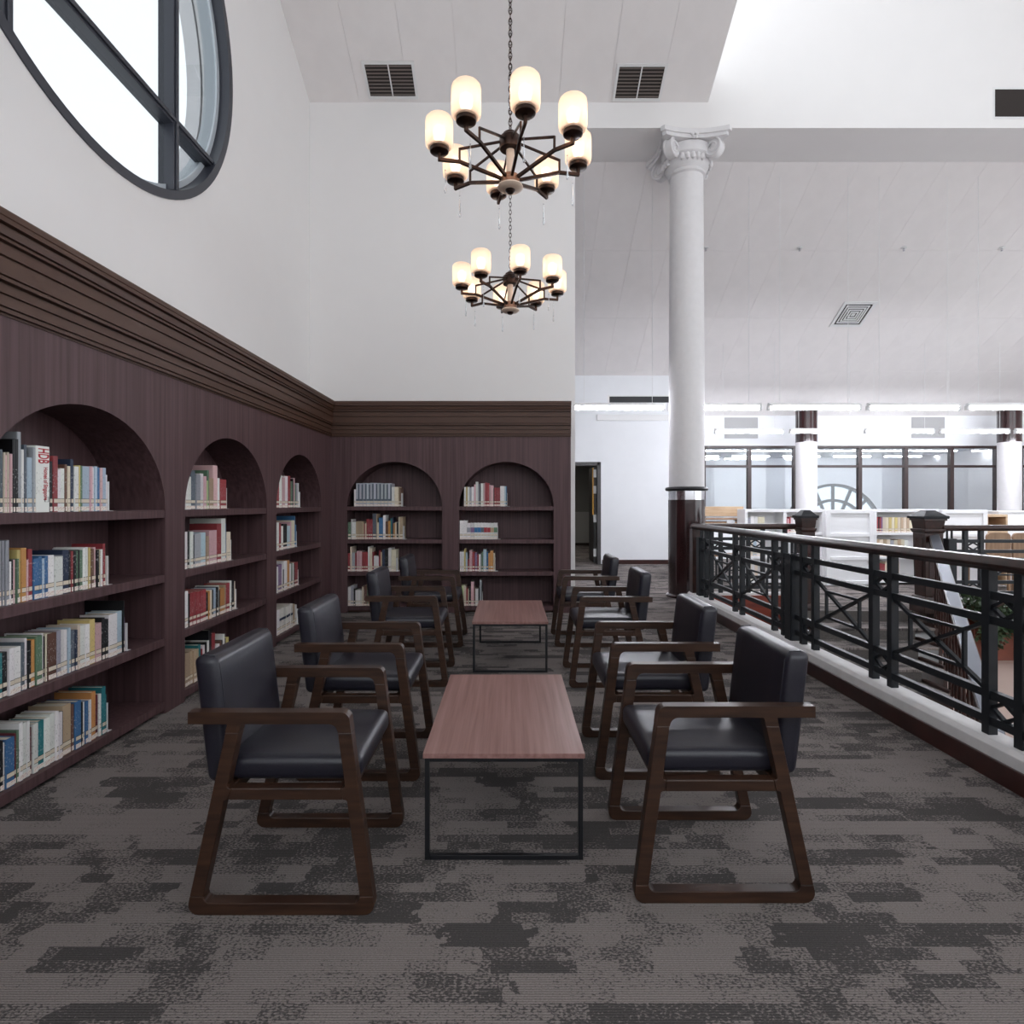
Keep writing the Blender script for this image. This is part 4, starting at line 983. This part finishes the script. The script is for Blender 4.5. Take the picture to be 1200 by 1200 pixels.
ctl = thing('fill_lamp', 'added fill lamp, out of view, brightening the corridor beyond the doorway', 'lamp', (1.6, 16.5, 2.78))  # unseen lamp, added only to lift the dark corridor
MB().box(1.3, 1.9, 16.2, 16.8, 2.77, 2.8).build('fill_tray', M['whitemetal'], ctl); MB().box(1.33, 1.87, 16.23, 16.77, 2.75, 2.77).build('diffuser', M['fill_light'], ctl)
# square ceiling diffuser
dr_ = Vector((0, 1, -SL)).normalized(); nr_ = Vector((0, -SL, -1)).normalized()
dc = Vector((6.98, 12.0, zr(12.0))) + nr_ * .004
df = thing('ceiling_diffuser', 'square white four-way air diffuser on the far sloping ceiling', 'vent', tuple(dc))
def sq(mb, r0, r1, t0, t1):
    vs = []
    for r, t in ((r1, t0), (r1, t1), (r0, t1), (r0, t0)):
        for a, b in ((-1, -1), (1, -1), (1, 1), (-1, 1)): vs.append(dc + Vector((1, 0, 0)) * a * r + dr_ * b * r + nr_ * t)
    fs = []
    for j in range(4):
        for i in range(4): fs.append((j * 4 + i, j * 4 + (i + 1) % 4, ((j + 1) % 4) * 4 + (i + 1) % 4, ((j + 1) % 4) * 4 + i))
    mb.add(vs, fs)
mb = MB(); sq(mb, .27, .33, 0, .018); mb.build('frame', M['whitemetal'], df)
mb = MB(); sq(mb, .001, .27, 0, .002); mb.build('dark_back', M['darkvoid'], df)
for r in (.235, .185, .135, .085):
    mb = MB(); sq(mb, r - .028, r, .003 + (.27 - r) * .08, .012 + (.27 - r) * .08); mb.build('louvre', M['whitemetal'], df)
mb = MB(); sq(mb, .002, .035, .012, .022); mb.build('centre_plate', M['whitemetal'], df)
LN = ['behind the big column', 'just right of the column', 'third from the column', 'toward the right edge']
for i, x in enumerate((3.53, 5.23, 7.11, 8.88)):
    p = Vector((x, 10.64, zr(10.64)))
    t = thing('sprinkler_head', 'small white sprinkler head on the far sloping ceiling, ' + LN[i], 'sprinkler', tuple(p), 'sprinkler heads')
    MB().lathe([(.05, p.z - .014), (.05, p.z), (.02, p.z + .02)], (p.x, p.y), 16).build('plate', M['whitemetal'], t); MB().lathe([(.012, p.z - .07), (.02, p.z - .06), (.012, p.z - .012)], (p.x, p.y), 10).build('nozzle', M['chrome'], t)
# suspended tube lights
def tube_light(x0, y, label, n):
    t = thing('tube_light', label, 'light', (x0 + .75, y, 2.94), 'suspended tube lights, %s row' % n)
    MB().box(x0 + .01, x0 + 1.49, y - .06, y + .06, 2.97, 2.985).box(x0 + .01, x0 + 1.49, y - .03, y + .03, 2.985, 3.02).build('housing', M['whitemetal'], t, bevel=.006)
    mb = MB().tube([(x0 + .02, y, 2.938), (x0 + 1.48, y, 2.938)], .028 if n == 'near' else .019, 12); mb.build('tube', M['tube'], t, smooth=True)
    for q in (x0, x0 + 1.46): MB().box(q, q + .04, y - .033, y + .033, 2.905, 2.968).build('end_cap', M['whitemetal'], t)
    for q in (x0 + .2, x0 + 1.3): MB().tube([(q, y, 3.0), (q, y, zr(y) + .01)], .0035, 5).build('cable', M['whitemetal'], t)
L1 = ['left of the column above the doorway', 'passing behind the column', 'first wholly right of the column', 'second right of the column', 'third right of the column', 'fourth right of the column']
for k in range(6): tube_light(.95 + 1.6 * k if k else .99, 9.5, 'lit white tube light in the near suspended row, ' + L1[k], 'near')
L2 = ['first right of the column', 'second right of the column', 'third right of the column', 'fourth right of the column', 'at the right edge']
for k in range(5): tube_light(4.4 + 1.62 * k, 12.7, 'lit white tube light in the far lower row, ' + L2[k], 'far')

def ceiling_tube(x0, y, n, i):
    t = thing('tube_light', 'lit ceiling tube light behind the glass partition, %s row, %s from left' % (n, ORD[i]), 'light', (x0 + .6, y, 2.9), 'tube lights behind the partition')
    MB().box(x0, x0 + 1.2, y - .05, y + .05, 2.90, 2.95).build('housing', M['whitemetal'], t)
    MB().tube([(x0 + .02, y, 2.885), (x0 + 1.18, y, 2.885)], .022, 10).build('tube', M['tube2'], t, smooth=True)
for r, y in (('front', 16.6), ('rear', 18.6)):
    for i in range(6): ceiling_tube(5.0 + i * 1.6 + (.4 if r == 'rear' else 0), y, r, i)
# ------------------------------------------------------------------ far furniture: white bookcases, cabinets, chairs
YS = 10.1; SX = lambda u: (u - 598) * YS / F
def white_case(u0, u1, bays, label, books, short):
    x0, x1 = SX(u0), SX(u1); zt = 1.30; d = .35
    root = thing('white_bookcase', label, 'bookcase', ((x0 + x1) / 2, YS + d / 2, 0))
    MB().box(x0, x1, YS, YS + d, zt - .05, zt).build('top_board', M['laminw'], root, bevel=.003)
    MB().box(x0, x1, YS + d - .02, YS + d, 0, zt - .05).build('back_panel', M['laminw'], root)
    n = bays
    for k in range(n + 1):
        x = x0 + (x1 - x0 - .05) * k / n; MB().box(x, x + .05, YS, YS + d - .02, 0, zt - .05).build('side_panel', M['laminw'], root)
    for k in range(n):
        a = x0 + (x1 - x0 - .05) * k / n + .05; b = x0 + (x1 - x0 - .05) * (k + 1) / n
        for z in (.90, .49, .08):
            MB().box(a, b, YS + .005, YS + d - .02, z - .04, z).build('shelf', M['laminw'], root)
            spec = books.get((k, z))
            if not spec: continue
            x = a + .01
            for j, (code, w, hh) in enumerate(spec):
                o = make_book(w, hh, .2, code); o.location = (x + w / 2, YS + .03, z); x += w + .001
                zn = {.90: 'top', .49: 'middle', .08: 'bottom'}[z]
                tag(o, '%s book, %s from left, %s bay, %s shelf of %s' % (CC[code][1], ORD[j], ORD[k], zn, short), 'book', 'books in ' + label.split(',')[0])
def panel_case(u0, u1, label):
    x0, x1 = SX(u0), SX(u1); zt = 1.29; root = thing('white_cabinet', label, 'cabinet', ((x0 + x1) / 2, YS + .15, 0), 'white panelled cabinets')
    MB().box(x0, x1, YS - .02, YS + .35, 0, zt).build('body', M['laminw'], root, bevel=.004)
    f = .07; zs = [.05, .46, .86, 1.26]
    mb = MB().box(x0, x0 + f, YS - .045, YS - .02, 0, zt).box(x1 - f, x1, YS - .045, YS - .02, 0, zt)
    for z in zs: mb.box(x0 + f, x1 - f, YS - .045, YS - .02, z - .03, z + .03)
    mb.build('face_frame', M['laminw'], root, bevel=.003)
mk = lambda s: [(t.split(':')[0], float(t.split(':')[1]) / 1000, float(t.split(':')[2]) / 100) for t in s.split()]
white_case(873, 967, 2, 'white two-bay bookcase behind the short railing, near the column', {
    (0, .90): mk('g:50:26 w:60:28 w:60:28 c:55:27 c:60:27'), (1, .90): mk('r:20:26 p:25:24 r:30:27 w:40:25 w:40:26 c:40:28'), (0, .49): mk('p:30:24 c:60:30 lb:60:28 w:60:30 c:60:27'), (0, .08): mk('c:60:30 w:60:28 c:50:30')}, 'white two-bay bookcase')
panel_case(967, 1022, 'white panelled cabinet between the two white bookcases')
white_case(1024, 1100, 1, 'white one-bay bookcase left of the large newel post, beyond the stairs', {
    (0, .90): mk('r:35:27 k:20:24 r:30:26 pu:25:27 c:50:26 c:50:26 y:50:26 c:50:26 y:50:26 c:50:26 tn:50:26 c:50:26 tn:50:26 c:50:26 c:50:26'), (0, .49): mk('tn:60:29 c:60:29 tn:60:29 c:60:29 g:60:28 c:60:28 tn:60:29 c:60:29 w:60:28'), (0, .08): mk('k:40:26 r:60:29 r:50:28 c:60:31 c:60:31 tn:60:31 c:60:31')}, 'white one-bay bookcase')
panel_case(1102, 1155, 'white panelled cabinet right of the large newel post')
oc = thing('oak_cabinet', 'small light oak open cabinet beside the white panelled cabinet', 'cabinet', (SX(1168), YS + .2, 0))
x0, x1 = SX(1156), SX(1181)
for nm, b in (('side_panel', (x0, x0 + .03, YS, YS + .4, 0, 1.17)), ('side_panel', (x1 - .03, x1, YS, YS + .4, 0, 1.17)), ('top_board', (x0, x1, YS, YS + .4, 1.17, 1.21)), ('shelf', (x0 + .03, x1 - .03, YS, YS + .38, .90, .93)), ('shelf', (x0 + .03, x1 - .03, YS, YS + .38, .4, .43))):
    MB().box(*b).build(nm, M['oak'], oc)
MB().box(x0 + .03, x1 - .03, YS + .36, YS + .38, 0, 1.17).build('back_panel', M['oakd'], oc)
for i, u in enumerate((1168.5, 1199)):
    cx = (u - 598) * 9.4 / F; r = thing('wooden_chair', ['brown wooden chair with rounded back in front of oak cabinet', 'brown wooden chair with rounded back at the right edge beyond the railing'][i], 'chair', (cx, 9.6, 0), 'rounded back wooden chairs')
    out = fillet([(cx - .19, .42), (cx + .19, .42), (cx + .19, .93), (cx - .19, .93)], [.02, .02, .07, .07])
    MB().plate(out, [], XZ, 9.36, 9.40).build('backrest', M['oakd'], r); MB().box(cx - .2, cx + .2, 9.4, 9.82, .40, .44).build('seat', M['oakd'], r, bevel=.01)
    for sx in (-.17, .17):
        for yy in (9.38, 9.78): MB().box(cx + sx - .018, cx + sx + .018, yy - .018, yy + .018, 0, .42).build('leg', M['oakd'], r)
cc = thing('white_cabinet', 'plain white cabinet at the right edge beyond the oak cabinet', 'cabinet', (9.0, YS + .5, 0))
MB().box(SX(1187), SX(1240), YS + .3, YS + .7, 0, 1.24).build('body', M['laminw'], cc, bevel=.005); MB().box(SX(1186), SX(1241), YS + .28, YS + .72, 1.24, 1.27).build('top_board', M['laminw'], cc, bevel=.004)
dk = thing('display_desk', 'light wood display desk with shelves right behind the column', 'desk', (3.95, 10.7, 0))
x0, x1 = 3.2, 4.18
MB().box(x0, x1, 10.55, 10.60, 1.17, 1.345).build('front_panel', M['oak'], dk, bevel=.004)
MB().box(x0, x1, 10.50, 10.95, 1.11, 1.135).build('desk_top', M['oakd'], dk); MB().box(x0, x1, 10.5, 10.95, 1.045, 1.07).build('shelf', M['oakd'], dk); MB().box(x0, x1, 10.5, 10.95, .45, .48).build('shelf', M['oakd'], dk)
for x in (x0, x1 - .04):
    MB().box(x, x + .04, 10.52, 10.93, 0, 1.11).build('side_panel', M['oakd'], dk)
o = MB().box(3.86, 4.0, 10.49, 10.50, 1.05, 1.10).build('sign_card', M['laminw']); tag(o, 'small blank white card standing on the display desk shelf edge', 'card')

join_rest()
for o_ in BOOKS[:292]:
    del o_['w'], o_['h']
